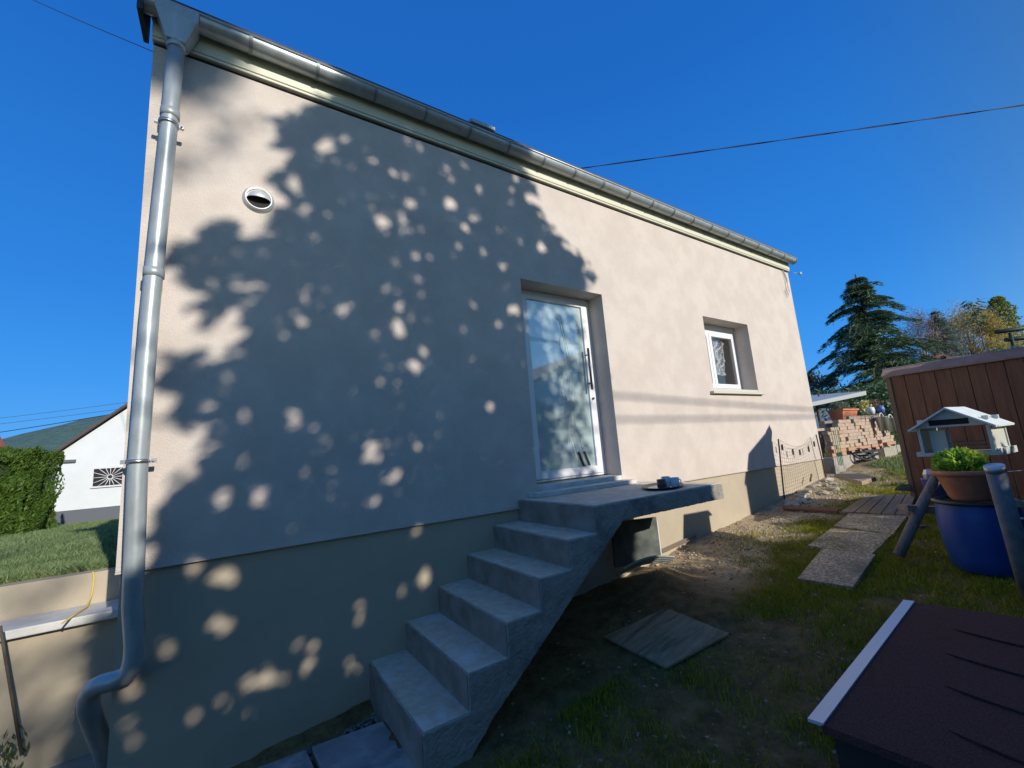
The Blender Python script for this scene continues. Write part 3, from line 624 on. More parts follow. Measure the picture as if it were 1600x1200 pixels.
for k in range(16):
    a = 2*math.pi*k/16; dx, dz = math.cos(a), math.sin(a); L_ = min(.47/max(abs(dx), 1e-3), .33/max(abs(dz), 1e-3)); gr_.tube([(cxw+.08*dx, 18.945, czw+.08*dz), (cxw+L_*dx, 18.945, czw+L_*dz)], .011, 5)
gr_.tube([(cxw+.08*math.cos(k/12*2*math.pi), 18.945, czw+.08*math.sin(k/12*2*math.pi)) for k in range(13)], .014, 5); gr_.build('grille', m_white, wd)
NB = thing('red_roofed_house', (-18, 44, 0), 'red roof of a distant house above the hedge at the left edge', 'house')
MB().prism([(-24, 41.2, 6.0), (-14.4, 41.2, 5.8), (-13.4, 41.2, 3.4), (-24, 41.2, 3.4)], (-2.2, 6, 0)).build('roof', m_redroof, NB)
MB().box((-24, 41.6, -1), (-16.0, 47, 3.4)).build('wall', m_ww, NB)
# clipped conifer hedge
n = 60000; X = rng.uniform(-8.5, -4.55, n); Y = 11.9+1.9*rng.random(n)-.18*(X+4.2); Z = rng.uniform(-.35, 1.75, n)
sh = fnoise(X*1.0, Z*1.4, 3.2, 20); face = rng.random(n) < .6; Y = np.where(face, 11.9-.18*(X+4.2)+.14*sh+.12*rng.random(n), Y)
top = rng.random(n) < .22; Z = np.where(top, 1.72+.12*sh+.14*rng.random(n), Z); rr = rng.random(n) < .12; X = np.where(rr, -4.5+.14*fnoise(Z, Y, 4, 3), X)
HG = thing('conifer_hedge', (-6, 12.7, -.2), 'bright green clipped conifer hedge on the lawn before the white house', 'hedge')
leaves('foliage', np.stack([X, Y, Z], 1), .13, .045, l_hedge, HG, dirs=np.tile([.35, -.3, .9], (n, 1)), spread=.8)
MB().box((-8.4, 12.2, -.4), (-4.75, 13.6, 1.55)).build('stem_mass', mat('hedge inside', (.02, .035, .012), .9), HG)

# ================================================================ CABLES
def cable(p, q, sag, r, lab, twist=False, group=None, m_=None):
    p, q = np.array(p, float), np.array(q, float); b = MB(); n = 60
    pts = [p+(q-p)*k/n-np.array([0, 0, sag*4*(k/n)*(1-k/n)]) for k in range(n+1)]
    if twist:
        for ph in (0, math.pi): b.tube([c+np.array([0, r*math.cos(k*.9+ph), r*math.sin(k*.9+ph)]) for k, c in enumerate(pts)], r*.8, 5)
    else: b.tube(pts, r, 6)
    return tag(b.build('overhead_cable', m_ or m_cable), lab, 'cable', group)
a, c = at(918, 259, 10), at(1600, 160, 8.5); d = c-a
cable(a-d*.6, c+d*1.0, .06, .010, 'twisted black overhead cable crossing the sky to the right above the gutter', True)
a, c = at(60, 0, 14), at(245, 78, 9); d = c-a
cable(a-d*.8, c+d*.6, .1, .010, 'thin overhead cable at the top left corner running to the house')
a, c = at(0, 668, 22), at(172, 642, 22); d = c-a
cable(a-d*2, c+d*1, .25, .018, 'black cable low in the sky above the white house roof')
for y_, l_ in ((641, 'upper of two faint distant wires above the hedge'), (650, 'lower of two faint distant wires above the hedge')):
    a, c = at(0, y_+4, 60), at(170, y_-17, 60); d = c-a; cable(a-d*2, c+d*2, .8, .03, l_, m_=mat('pale wire', (.08, .12, .18), .6))
for z_, dz, l_ in ((7.80, 6.11, 'upper overhead line strung behind the viewer along the street'), (6.915, 6.37, 'lower overhead line strung behind the viewer along the street')):
    cable((-14, -12, z_), (24, -12, dz), .3, .017, l_)

# ================================================================ RIGHT: SHED
SH = thing('wooden_shed', (7.4, -2.3, -.1), 'dark brown plank shed with a low pitched roof, right of the path', 'shed')
xa, ya, yb, zt = 7.15, -1.52, -3.05, 1.58; zb = gz(7.2, -1.6)+.0
b = MB(); k = 0; yy = ya-.05
while yy > yb:
    w_ = .148; b.box((xa+.003*(k % 2), yy-w_+.006, zb+.02), (xa+.02, yy+.001, zt)); yy -= w_; k += 1
b.build('plank_wall', m_wood, SH, bevel=.003)
MB().box((xa+.021, ya-.02, zb+.02), (xa+.12, yb, zt)).build('body', m_wood, SH)
MB().box((xa-.012, ya-.052, zb), (xa+.03, ya, zt-.004)).build('corner_post', m_woodpale, SH, bevel=.004)
rp = [(xa-.03, ya+.035, zt+.005), (xa+.12, ya+.035, zt+.105), (xa+.17, ya+.035, zt+.01), (xa+.17, ya+.035, zt+.035), (xa+.12, ya+.035, zt+.13), (xa-.03, ya+.035, zt+.028)]
MB().prism(rp, (0, yb-ya-.07, 0)).build('roof', m_roofwood, SH)
MB().tube([(xa+.12, ya+.04, zt+.132), (xa+.12, yb, zt+.132)], .008, 6).build('ridge_trim', m_corr, SH)
for i in range(12):
    y = -2.42-.5*rng.random(); o = stone(xa+.2, y, rng.uniform(.018, .03), m_cream); o.location = (xa+.12+rng.uniform(-.02, .02), y, zt+.15+.01*rng.random()); o.name = 'pebble'
    tag(o, 'cream pebble lying in the row on the shed roof ridge', 'pebble', 'cream pebbles on the shed roof')
o = stone(xa+.18, -2.06, .045, m_black); o.name = 'dark_lump'; o.location = (xa+.12, -2.10, zt+.16); tag(o, 'dark rounded lump sitting on the shed roof ridge', 'object')
# added unseen box, further right: shaped to throw the sloped wall shadow
S2 = thing('shade_box', (7.4, -4, -.1), 'unseen brown box with a sloping top, added behind the plank shed to shade the wall', 'shed')
MB().prism([(6.93, -3.55, -.2), (7.55, -3.55, -.2), (7.55, -3.55, 2.44), (6.93, -3.55, 2.14)], (0, -.9, 0)).build('wall', m_wood, S2)
MB().prism([(6.90, -3.5, 2.13), (7.58, -3.5, 2.455), (7.58, -3.5, 2.48), (6.90, -3.5, 2.155)], (0, -1., 0)).build('roof', m_roofwood, S2)

# ---- stand of round timber with bird house
BS = thing('log_trestle', (4.95, -2.4, -.3), 'trestle of round grey timbers carrying the bird house beside the barrel', 'trestle')
MB().tube([at(1404, 868, 3.93), at(1440, 790, 3.95), at(1472, 728, 4.0)], [.043, .042, .04], 12).build('leg', m_log, BS)
P1, P2 = at(1554, 730, 2.95), at(1612, 935, 2.95)
q = MB().tube([P1, P1+(P2-P1)*.5, P2], [.052, .053, .055], 18).build('post', m_post, BS); q['label'] = 'thick grey round post leaning in front of the barrel'
MB().tube([at(1556, 736, 2.948), at(1553, 728, 2.948)], .054, 18).build('post_top', m_galv, q)
MB().obox(at(1440, 796, 4.0), .22*(at(1480, 796, 4.0)-at(1400, 793, 4.0)), np.array([.02, .03, 0])*.7, (0, 0, .032)).build('crossbar', m_oldwood2, BS, bevel=.004)
a_, b__ = at(1410, 793, 3.98), at(1530, 800, 4.1); 
MB().obox((a_+b__)/2, (b__-a_)/2, (.03, .045, 0), (0, 0, .028)).build('crossbar', m_oldwood2, BS, bevel=.004)
a_, b__ = at(1578, 786, 3.3), at(1690, 792, 3.2); MB().obox((a_+b__)/2, (b__-a_)/2, (.02, .03, 0), (0, 0, .026)).build('crossbar', m_oldwood2, BS, bevel=.004)
MB().tube([at(1560, 738, 3.0), at(1700, 728, 3.2)], .004, 5).build('wire', m_steel, BS)
MB().tube([(5.2, -2.46, gz(5.2, -2.46)), (5.2, -2.46, .63)], .035, 10).build('leg', m_log, BS)
o = MB().obox(at(1428, 815, 4.6), (.02, .03, .10), (.045, .02, 0), (.015, -.02, .0)).obox(at(1440, 828, 4.6), (-.02, -.03, .055), (.045, .02, 0), (.015, -.02, .0)).build('wooden_bracket', mat('pinkish wood', (.26, .14, .11), .8), None, bevel=.004); tag(o, 'small pinkish wooden bracket on the grass behind the trestle leg', 'bracket')
# bird house
BH = thing('bird_house', (5.17, -2.47, .62), 'pale wooden bird feeder house with pitched roof and window panels', 'bird house')
bc = np.array([5.24, -2.462, 0]); an = R(-4); ex = np.array([math.cos(an), math.sin(an), 0]); ey = np.array([-math.sin(an), math.cos(an), 0]); ez = np.array([0, 0, 1.])
def bp(x, y, z): return bc+ex*x+ey*y+ez*z
def bbox(x0_, x1_, y0_, y1_, z0_, z1_, b): return b.obox(bp((x0_+x1_)/2, (y0_+y1_)/2, (z0_+z1_)/2), ex*(x1_-x0_)/2, ey*(y1_-y0_)/2, ez*(z1_-z0_)/2)
b = MB(); bbox(-.23, .23, -.26, .26, .640, .655, b); bbox(-.23, .23, -.27, -.26, .63, .685, b); bbox(-.23, .23, .26, .27, .63, .67, b); bbox(-.24, -.23, -.26, .26, .632, .662, b); b.build('floor_tray', m_bhw, BH)
b = MB(); bbox(-.20, .20, -.235, -.23, .66, .665, b)
for s_ in (-1, 1):
    f_ = MB()
    for xx in (-.215, .195): bbox(xx, xx+.022, s_*.225-.012, s_*.225+.012, .656, .885, f_)
    bbox(-.193, .195, s_*.225-.010, s_*.225+.010, .656, .685, f_); bbox(-.193, .195, s_*.225-.010, s_*.225+.010, .862, .885, f_)
    f_.build('side_frame', m_bhw, BH)
    p_ = MB(); bbox(-.193, .195, s_*.225-.002, s_*.225+.002, .685, .862, p_); p_.build('side_pane', mat('milky pane', (.55, .55, .48), .3, col2=(.66, .68, .62), scale=6), BH)
# bundled panels seen through the left opening
b = MB(); bbox(-.16, -.152, .06, .17, .656, .86, b); bbox(-.10, -.09, .05, .15, .656, .86, b); b.build('inner_panel', mat('pale inner panel', (.55, .52, .42), .6), BH)
b = MB()
for zz in (.70, .735): bbox(-.19, -.18, -.22, .05, zz, zz+.008, b); bbox(.18, .19, -.22, .22, zz, zz+.008, b)
b.build('perch_rail', m_woodpale, BH)
zr, ze, hw = 1.062, .878, .285
for s_ in (-1, 1):
    r_ = MB().add([bp(-.27, 0, zr), bp(.27, 0, zr), bp(.27, s_*hw, ze), bp(-.27, s_*hw, ze), bp(-.27, 0, zr-.016), bp(.27, 0, zr-.016), bp(.27, s_*(hw-.004), ze-.015), bp(-.27, s_*(hw-.004), ze-.015)],
                  [(0, 1, 2, 3), (7, 6, 5, 4), (0, 3, 7, 4), (1, 5, 6, 2), (2, 6, 7, 3)]).build('roof_board', m_bhroof, BH)
for s_, xs_ in ((-1, (-.15, .13)), (1, (-.2,))):
    for xx in xs_:
        b = MB(); y_ = s_*.205; zz = zr-(zr-ze)*.205/hw; bbox(xx, xx+.03, y_-.02, y_+.02, zz, zz+.035, b); b.build('roof_peg', m_bhw, BH)
for xx in (-.215, .205): MB().prism([bp(xx, -.22, .888), bp(xx, .22, .888), bp(xx, .20, .905), bp(xx, 0, zr-.02), bp(xx, -.20, .905)], ex*.010).build('gable', m_bhw, BH)

b = MB(); bbox(-.2175, -.2155, -.12, .14, .905, .955, b); b.build('gable_slot', m_dark, BH)
# ---- barrel
bx, by = 4.97, -2.50; bz = gz(bx, by)-.01
BA = thing('blue_barrel', (bx, by, bz), 'blue plastic barrel with a black rim standing on the grass', 'barrel')
MB().lathe([(0, 0), (.205, 0), (.225, .02), (.243, .12), (.260, .26), (.267, .38), (.262, .48), (.252, .545), (.252, .57), (.24, .57), (.235, .52), (0, .50)], (bx, by, bz), 48).build('body', m_blue, BA)
MB().lathe([(.252, .548), (.272, .55), (.275, .572), (.252, .58), (.240, .578), (.238, .56), (0, .545)], (bx, by, bz), 48).build('lid', m_black, BA)
o = MB().tube([(bx-.285*math.cos(R(20))*.6+.0, by-.24, bz+.46), (bx-.12, by-.275, bz+.46)], .008, 6).build('handle_ring', m_white, BA)
# ---- plant pot on the barrel
pz = bz+.582
PO = thing('terracotta_pot', (bx-.01, by, pz), 'round terracotta pot with a bushy plant, standing on the blue barrel', 'plant pot')
px_, py_ = bx-.10, by+.0
MB().lathe([(0, 0), (.115, 0), (.125, .015), (.135, .03), (.185, .20), (.190, .205), (.213, .212), (.222, .225), (.220, .25), (.205, .252), (.195, .24), (.190, .22), (0, .215)], (px_, py_, pz), 44).build('pot', m_terra, PO)
MB().lathe([(.192, .222), (.1, .232), (0, .235)], (px_, py_, pz), 30).build('soil', m_soil, PO)
n = 2600; a = rng.uniform(0, 6.28, n); rr = .165*np.sqrt(rng.random(n)); hh = .17*np.sqrt(np.clip(1-(rr/.19)**2, 0, 1)); zz = rng.random(n)**.6*hh*(1+.25*np.sin(a*5))
P = np.stack([px_-.01+rr*np.cos(a), py_+.02+rr*np.sin(a), pz+.225+zz], 1); dr = np.stack([np.cos(a)*rr*5, np.sin(a)*rr*5, .6+0*a], 1)
leaves('foliage', P, .055, .024, l_plant, PO, dirs=dr, spread=.6)
n = 160; P = np.stack([px_+.03+rng.normal(0, .028, n), py_-.06+rng.normal(0, .03, n), pz+.36+rng.normal(0, .02, n)], 1); leaves('young_shoots', P, .035, .018, l_yell, PO)
# blue thing behind the barrel
o_ = at(1462, 752, 4.6); BL = thing('blue_container', (o_[0], o_[1], o_[2]-.2), 'small blue container with foil behind the barrel and trestle leg', 'container')
MB().lathe([(0, -.02), (.10, -.02), (.115, .17), (.12, .18), (.11, .185), (0, .16)], (o_[0], o_[1], o_[2]-.15), 24).build('tub', mat('violet blue plastic', (.06, .07, .30), .4), BL)
MB().lathe([(0, .0), (.06, .02), (.07, .10), (.05, .15), (0, .16)], (o_[0]-.03, o_[1]+.02, o_[2]-.02), 9, False).build('foil', m_steel, BL)

# ---- low shingled roof in the foreground
zR = -.15; A = onZ(1262, 1124, zR); B = onZ(1412, 938, zR); Dm = A-B; Ln = np.linalg.norm(Dm); ux = -Dm/Ln; uy = np.array([ux[1], -ux[0], 0])
PR = thing('dog_house', (A[0]+1, A[1]-.5, -.6), 'low hutch with a wine red shingle roof and a pale metal edge strip', 'hutch')
def rp_(s_, t_, z_): q = A+ux*s_+uy*t_; return np.array([q[0], q[1], z_])
WD = 1.15
MB().add([rp_(.0, .045, zR), rp_(Ln, .045, zR), rp_(Ln+.06, WD, zR+.02), rp_(-.02, WD, zR+.02), rp_(0, .045, zR-.03), rp_(Ln, .045, zR-.03), rp_(Ln+.06, WD, zR-.01), rp_(-.02, WD, zR-.01)], [(0, 1, 2, 3), (7, 6, 5, 4), (0, 4, 5, 1), (1, 5, 6, 2), (2, 6, 7, 3), (3, 7, 4, 0)]).build('shingle_roof', m_shingle, PR)
MB().prism([rp_(0, 0, zR+.004), rp_(Ln, 0, zR+.004), rp_(Ln, .052, zR+.007), rp_(0, .052, zR+.007)], (0, 0, -.012)).build('metal_edge', m_alu, PR)
MB().prism([rp_(.06, .06, zR-.035), rp_(Ln-.06, .06, zR-.035), rp_(Ln-.06, WD-.08, zR-.035), rp_(.06, WD-.08, zR-.035)], (0, 0, -.75)).build('body', mat('dark hutch timber', (.035, .028, .024), .8), PR)
sg = MB()   # the wavy cut lips of the shingles
for (s_, t0, t1) in ((.25, .36, WD), (.60, .31, WD), (.95, .27, WD), (1.30, .26, WD)):
    s_ = s_*Ln/1.66; n = 40; P_ = []
    for k in range(n+1):
        t_ = t0+(t1-t0)*k/n; uu = (t_-t0)/.30; off = .03*math.cos(uu*math.pi*1.0) if uu < 20 else 0
        uu = (t_-t0)/.40; off = -.085*abs(math.sin(uu*math.pi/2))**.8; fade = min(1, k/3)
        P_.append((s_+off, t_, fade))
    vs = []
    for (a_, t_, f_) in P_: vs += [rp_(a_-.004*f_, t_, zR+.002+.02*t_/WD), rp_(a_-.004*f_, t_, zR+.003+.006*f_+.02*t_/WD), rp_(a_+.07, t_, zR+.003+.02*t_/WD)]
    sg.add(vs, [(3*k+j, 3*k+3+j, 3*k+4+j, 3*k+1+j) for k in range(n) for j in (0, 1)])
sg.build('shingle_lip', m_shingle, PR)

# ================================================================ RIGHT BACK
# net fence leaning on the wall
NF = thing('net_fence', (7.7, -.1, 0), 'fine garden net stretched between two rusty rods against the wall corner', 'fence')
A1, A0 = onY(1216, 686, -.09), onY(1226, 784, -.09); B1, B0 = onY(1275, 679, -.09), onY(1292, 750, -.09)
for p, q in ((A0, A1), (B0, B1)): MB().tube([p, q], .011, 7).build('rod', m_barerod, NF)
nb = MB(); 
for k in range(1, 22):
    t_ = k/22; sg_ = .16*4*t_*(1-t_); nb.tube([A0+(B0-A0)*t_, A1+(B1-A1)*t_-np.array([0, 0, sg_])], .0016, 3, False)
for k in range(0, 15):
    t_ = k/14; nb.tube([A0+(A1-A0)*t_+((B0+(B1-B0)*t_)-(A0+(A1-A0)*t_))*j/8-np.array([0, 0, .16*t_*4*(j/8)*(1-j/8)]) for j in range(9)], .0016 if k < 14 else .003, 3, False)
nb.build('net', mat('net thread', (.30, .27, .20), .8), NF)
for t_ in (.06, .3, .47, .72, .9):
    p = A1+(B1-A1)*t_-np.array([0, 0, .10+.16*4*t_*(1-t_)]); MB().obox(p, (.012, 0, 0), (0, .01, 0), (.003, 0, .045)).build('peg', m_black, NF)
o = MB().tube([onY(1268, 741, -.1), onY(1266, 752, -.1)], .014, 6).build('iron_stub', m_barerod); tag(o, 'short rusty iron stub sticking up at the wall foot by the net', 'stub')
# concrete blocks and the brick pile on them
kb = 0
for i in range(5):
    xx = 9.15+i*.52; zz = gz(xx+.25, .2)
    o = MB().box((xx, .0+.03*(i % 2), zz-.03), (xx+.505, .22, .405)).build('concrete_block', m_concrete, None, bevel=.006)
    tag(o, ['leftmost of the grey concrete blocks under the brick pile, next to the house', 'second grey concrete block from the house under the bricks', 'middle grey concrete block under the brick pile', 'fourth grey concrete block from the house under the bricks', 'rightmost of the grey concrete blocks under the brick pile'][i], 'concrete block', 'concrete blocks under the bricks')
bm_ = [mat('brick pale', (.42, .30, .22), .9, col2=(.50, .38, .29), scale=9), mat('brick orange', (.42, .235, .14), .9, col2=(.48, .30, .20), scale=9), mat('brick grey', (.34, .28, .22), .9, col2=(.44, .37, .30), scale=9)]
bmesh_ = []
for m_ in bm_:
    q = MB().box((-.108, -.052, 0), (.108, .052, .068)); o = q.build('brick', m_, None, bevel=.003); bmesh_.append(o)
first = [True]*3
def brick(x, y, z, rz, mi):
    o = bmesh_[mi] if first[mi] else bmesh_[mi].copy()
    if not first[mi]: C.objects.link(o)
    first[mi] = False; o.location = (x, y, z); o.rotation_euler = (0, 0, rz)
    tag(o, ['pale pink used brick stacked in the long brick pile', 'orange used brick stacked in the long brick pile', 'greyish used brick stacked in the long brick pile'][mi], 'brick', 'used bricks in the pile')
x = 9.30; ncol = 16
for i in range(ncol):
    rows = int(11-.0*i); 
    if i < 2: rows = 8
    if i in (2, 3, 4): rows = 10
    if i > 12: rows = 10-(i-12)*2
    for j in range(rows):
        mi = 1 if j < 2 else int(rng.choice([0, 0, 2, 1], p=[.42, .22, .33, .03]))
        off = .11*(j % 2)*.4
        if j == 0 and i % 2: continue
        brick(9.42+i*.222+off+rng.uniform(-.006, .006), .10+rng.uniform(-.02, .02), .41+j*.0705, rng.uniform(-.06, .06)+(math.pi/2 if rng.random() < .03 else 0), mi)
    if i < 6:
        for j in range(0, rows):
            if i == 0 or j > rows-3: brick(9.42+i*.222+rng.uniform(-.01, .01), .32+rng.uniform(-.02, .02), .41+j*.0705, rng.uniform(-.05, .05), int(rng.choice([0, 2])))
# terracotta planter
tp = onY(1315, 650, .12); PL = thing('terracotta_planter', (tp[0], .12, 1.13), 'rectangular terracotta planter with grey foliage on top of the brick pile', 'planter')
p_ = MB(); cx_, cy_, cz_ = 10.62, .2, 1.122
v = [(cx_-.36, cy_-.10, cz_), (cx_+.36, cy_-.10, cz_), (cx_+.36, cy_+.10, cz_), (cx_-.36, cy_+.10, cz_), (cx_-.41, cy_-.14, cz_+.21), (cx_+.41, cy_-.14, cz_+.21), (cx_+.41, cy_+.14, cz_+.21), (cx_-.41, cy_+.14, cz_+.21)]
p_.add(v, [(0, 3, 2, 1), (0, 1, 5, 4), (1, 2, 6, 5), (2, 3, 7, 6), (3, 0, 4, 7), (4, 5, 6, 7)]); p_.box((cx_-.43, cy_-.16, cz_+.185), (cx_+.43, cy_-.139, cz_+.215)); p_.build('trough', m_terra, PL)
n = 900; P = np.stack([cx_+rng.uniform(-.4, .2, n), cy_+rng.uniform(-.1, .1, n), cz_+.2+.16*rng.random(n)], 1); leaves('foliage', P, .07, .015, leafmat('grey green herbs', (.10, .13, .08), (.22, .26, .17)), PL, dirs=np.tile([0, 0, 1.], (n, 1)), spread=.6)
# buckets
for i, (bx_, l_) in enumerate(((11.72, 'left one of two pale galvanised buckets hanging on the brick pile end'), (12.28, 'right one of two pale galvanised buckets hanging on the brick pile end'))):
    t_ = thing('bucket', (bx_, -.08, .80), l_, 'bucket', 'buckets by the brick pile')
    MB().lathe([(0, 0), (.085, 0), (.12, .30), (.127, .305), (.12, .31), (.112, .30), (0, .05)], (bx_, -.12, .82-.04*i), 24).build('pail', m_galv, t_)
    MB().tube([(bx_+.12*math.cos(a/10*math.pi), -.12, 1.12-.04*i+.09*math.sin(a/10*math.pi)) for a in range(11)], .012, 6).build('handle', m_white, t_)
# green canes
t_ = thing('green_canes', (10.4, -.15, .2), 'bundle of green plastic canes leaning on the brick pile', 'canes')
for k in range(4): MB().tube([onY(1311+k*2.2, 727, -.12), onY(1299+k*2.6, 676-k*4, -.03)], .006, 6).build('cane', m_green, t_)
# raised bed
RB = thing('raised_bed', (13.2, .3, .2), 'raised bed of upright weathered timbers at the end of the lawn', 'raised bed')
a_, b__ = np.array([11.2, .05]), np.array([15.5, -.35])
bedL = onZ(1330, 722, .2); bedM = onZ(1382, 718, .2); bedR = onZ(1425, 704, .2)
k = 0
for (p, q, m_) in ((bedL, bedM, mat('dark bed timber', (.07, .065, .04), .9)), (bedM, bedR, m_mosst)):
    L_ = np.linalg.norm(q-p); n = max(3, int(L_/.20))
    for i in range(n):
        c = p+(q-p)*(i+.5)/n; e = (q-p)/n*.47; nn = np.array([-e[1], e[0], 0]); nn = nn/np.linalg.norm(nn)*.025
        MB().obox(c+np.array([0, 0, .10]), e, nn, (0, 0, .145+.012*math.sin(i*2.3))).build('timber', m_, RB)
n = 1600; P = np.stack([rng.uniform(11.8, 15.2, n), rng.uniform(.15, 1.0, n), .42+.28*rng.random(n)**2], 1); leaves('herb_foliage', P, .09, .022, l_weed, RB, dirs=np.tile([0, 0, 1.], (n, 1)), spread=.8)
# black hoses
hb = MB(); hc = onZ(1362, 722, .22)
for k in range(5):
    r1 = .26+.05*k; hb.tube([(hc[0]+r1*math.cos(a/20*2*math.pi)+.25*(k % 3)-.1, hc[1]+.1+r1*.3*math.sin(a/20*2*math.pi), .27+.04*k+.12*(k % 2)*math.sin(a/20*2*math.pi)) for a in range(21)], .02, 7)
o = hb.build('garden_hose', m_black); tag(o, 'coiled black pipes lying on the grass in front of the raised bed', 'hose')
# carport behind
CP = thing('carport', (19, 4, 0), 'open shelter with pale corrugated roof and bluish side behind the bricks', 'carport')
P0, P1_, = at(1262, 631, 15.5), at(1353, 612, 16)
b = MB().add([P0+(0, 0, .03), P1_+(0, 0, .03), P1_+(2.6, 4.2, .42), P0+(2.6, 4.2, .42), P0-(0, 0, .12), P1_-(0, 0, .12), P1_+(2.6, 4.2, .28), P0+(2.6, 4.2, .28)], [(0, 1, 2, 3), (4, 7, 6, 5), (0, 4, 5, 1), (1, 5, 6, 2), (2, 6, 7, 3), (3, 7, 4, 0)]).build('roof', m_corr, CP)
b = MB().add([at(1255, 640, 17.5), at(1322, 636, 17.5), at(1322, 690, 17.5), at(1255, 700, 17.5)], [(0, 1, 2, 3)]); b.v += [tuple(np.array(p)+(.15, .25, 0)) for p in b.v[:4]]; b.f += [(4, 7, 6, 5), (0, 4, 5, 1), (1, 5, 6, 2), (2, 6, 7, 3), (3, 7, 4, 0)]; b.sm += [False]*5
b.build('side_wall', m_bluewall, CP)
for px in (1275, 1345): p = at(px, 625, 16.2); MB().tube([p, (p[0], p[1], 0)], .06, 8).build('post', m_bark, CP)
# dark evergreen mass behind the bricks
n = 9000; c0 = at(1375, 668, 19); P = np.stack([c0[0]+rng.normal(0, 1.7, n), c0[1]+rng.normal(0, .9, n), .1+2.6*rng.random(n)], 1)
o = thing('dark_shrub', (c0[0], c0[1], 0), 'dark evergreen shrub behind the brick pile and carport', 'shrub'); leaves('foliage', P, .22, .08, l_cedar, o); MB().tube([(c0[0], c0[1], 0), (c0[0], c0[1], 1.8)], [.12, .06], 8).build('stem', m_bark, o)
# flowers in pots with blue and yellow lanterns
for (px, py, m1, l_) in ((1353, 640, leafmat('yellow petals', (.6, .5, .1), (.8, .75, .4)), 'tall plant with yellow leaves and a white lantern behind the buckets'), (1368, 638, leafmat('pinkish leaves', (.25, .12, .12), (.3, .3, .1)), 'reddish leaved plant with a blue lantern behind the buckets')):
    q = at(px, py, 12.6); t_ = thing('potted_plant', (q[0], q[1], .3), l_, 'plant'); n = 260
    leaves('foliage', np.stack([q[0]+rng.normal(0, .10, n), q[1]+rng.normal(0, .08, n), q[2]+.05+rng.uniform(-.35, .22, n)], 1), .10, .04, m1, t_)
    MB().tube([(q[0], q[1], .2), (q[0], q[1], q[2]+.1)], .015, 6).build('stem', m_green, t_)
    MB().lathe([(0, -.12), (.07, -.11), (.10, 0), (.08, .10), (0, .12)], (q[0]-.02, q[1]-.12, q[2]-.05), 10).build('lantern', m_white if px == 1353 else mat('blue lantern', (.10, .16, .42), .4), t_)

# ================================================================ TREES
def trunk(t_, base, h, r, mt=m_bark): MB().tube([base, np.array(base)+(0.03*h, 0, h*.5), np.array(base)+(0, 0, h)], [r, r*.6, r*.15], 9).build('trunk', mt, t_)
def cedar():
    bx_, by_ = at(1382, 640, 22)[:2]; Hh = 9.4
    t_ = thing('cedar_tree', (bx_, by_, .1), 'tall dark cedar with drooping layered branches behind the carport', 'tree'); trunk(t_, (bx_, by_, .1), Hh-.3, .25)
    P = []; Dd = []; br = MB()
    side = rt.copy(); side[2] = 0; side /= np.linalg.norm(side); dep = np.array([-side[1], side[0], 0])
    nl = 21
    for i in range(nl):
        f = (i+.3)/nl; z = .7+f*(Hh-.9); L0 = (3.7*(1-f)**.85+.35)*(.78, 1.12, .92)[i % 3]
        for j in range(14):
            a = rng.uniform(0, 6.28); L_ = L0*rng.uniform(.5, 1.2)
            if math.cos(a) > .3 and f < .45: L_ *= 1.15
            d = side*math.cos(a)+dep*math.sin(a); pts = []
            rise = rng.uniform(.08, .22)*L_; droop = rng.uniform(.25, .42)*L_
            for s_ in np.linspace(0, 1, 9): pts.append(np.array([bx_, by_, z])+d*L_*s_+np.array([0, 0, rise*math.sin(s_*math.pi*.6)-droop*s_**2.2]))
            br.tube(pts[::2], [.04, .03, .022, .014, .006], 4, False)
            m_ = int(115*L_)
            s_ = rng.random(m_)**.7; idx = np.clip((s_*8).astype(int), 0, 7); pa = np.array(pts); pp = pa[idx]+(pa[idx+1]-pa[idx])*(s_*8-idx)[:, None]
            lat = np.cross(d, [0, 0, 1]); wv = (rng.normal(0, .20, m_)*L_**.5*(1.15-s_*.7))[:, None]
            P.append(pp+lat*wv+np.array([0, 0, 1])*(-np.abs(rng.normal(0, .09, m_))-.12*np.abs(wv[:, 0]))[:, None]); Dd.append(np.tile(d, (m_, 1))*.8+lat*np.sign(wv)*.7+np.array([0, 0, -.45]))
    br.build('limb', m_bark, t_); leaves('crown', np.concatenate(P), .26, .035, l_cedar, t_, dirs=np.concatenate(Dd), spread=.45)
cedar()
def blob_tree(name, lab, base, H0, H1, w_, n, lf, mt, L_, W_, clumps=14, barkm=m_bark, upd=.4, nl=16, shape=None):
    base = np.array(base, float); t_ = thing(name, base, lab, 'tree')
    trunk(t_, base, H1*.85, .02*H1+.04, barkm); br = MB(); P = []
    cs = []
    for i in range(clumps):
        f = rng.random(); ww = w_*(shape(f) if shape else math.sin(math.pi*min(1, .15+.85*f))**.6); a = rng.uniform(0, 6.28)
        c = base+np.array([math.cos(a)*ww*rng.uniform(.3, 1), math.sin(a)*ww*rng.uniform(.3, 1), H0+f*(H1-H0)]); cs.append(c); st = base+np.array([0, 0, max(.2*H1, (c[2]-base[2])*.6)])
        br.tube([st, (st+c)/2+rng.normal(0, .05*w_, 3), c], [.018*H1*.4+.01, .012, .005], 4, False)
    for c in cs: P.append(c+rng.normal(size=(n//clumps, 3))*np.array([.24, .24, .24])*w_*rng.uniform(.7, 1.2))
    br.build('limb', barkm, t_); leaves('crown', np.concatenate(P), L_, W_, mt, t_, dirs=np.tile([0, 0, 1.], ((n//clumps)*clumps, 1)), spread=1/upd)
    return t_
def base(px, py, D): p = at(px, py, D); return (p[0], p[1], .1)
blob_tree('bare_tree', 'leafless pinkish twiggy tree left of the blue spruce', base(1445, 560, 32), 2, 8.8, 1.7, 7000, 'x', l_twig, .55, .02, 40, m_barkp, .6)
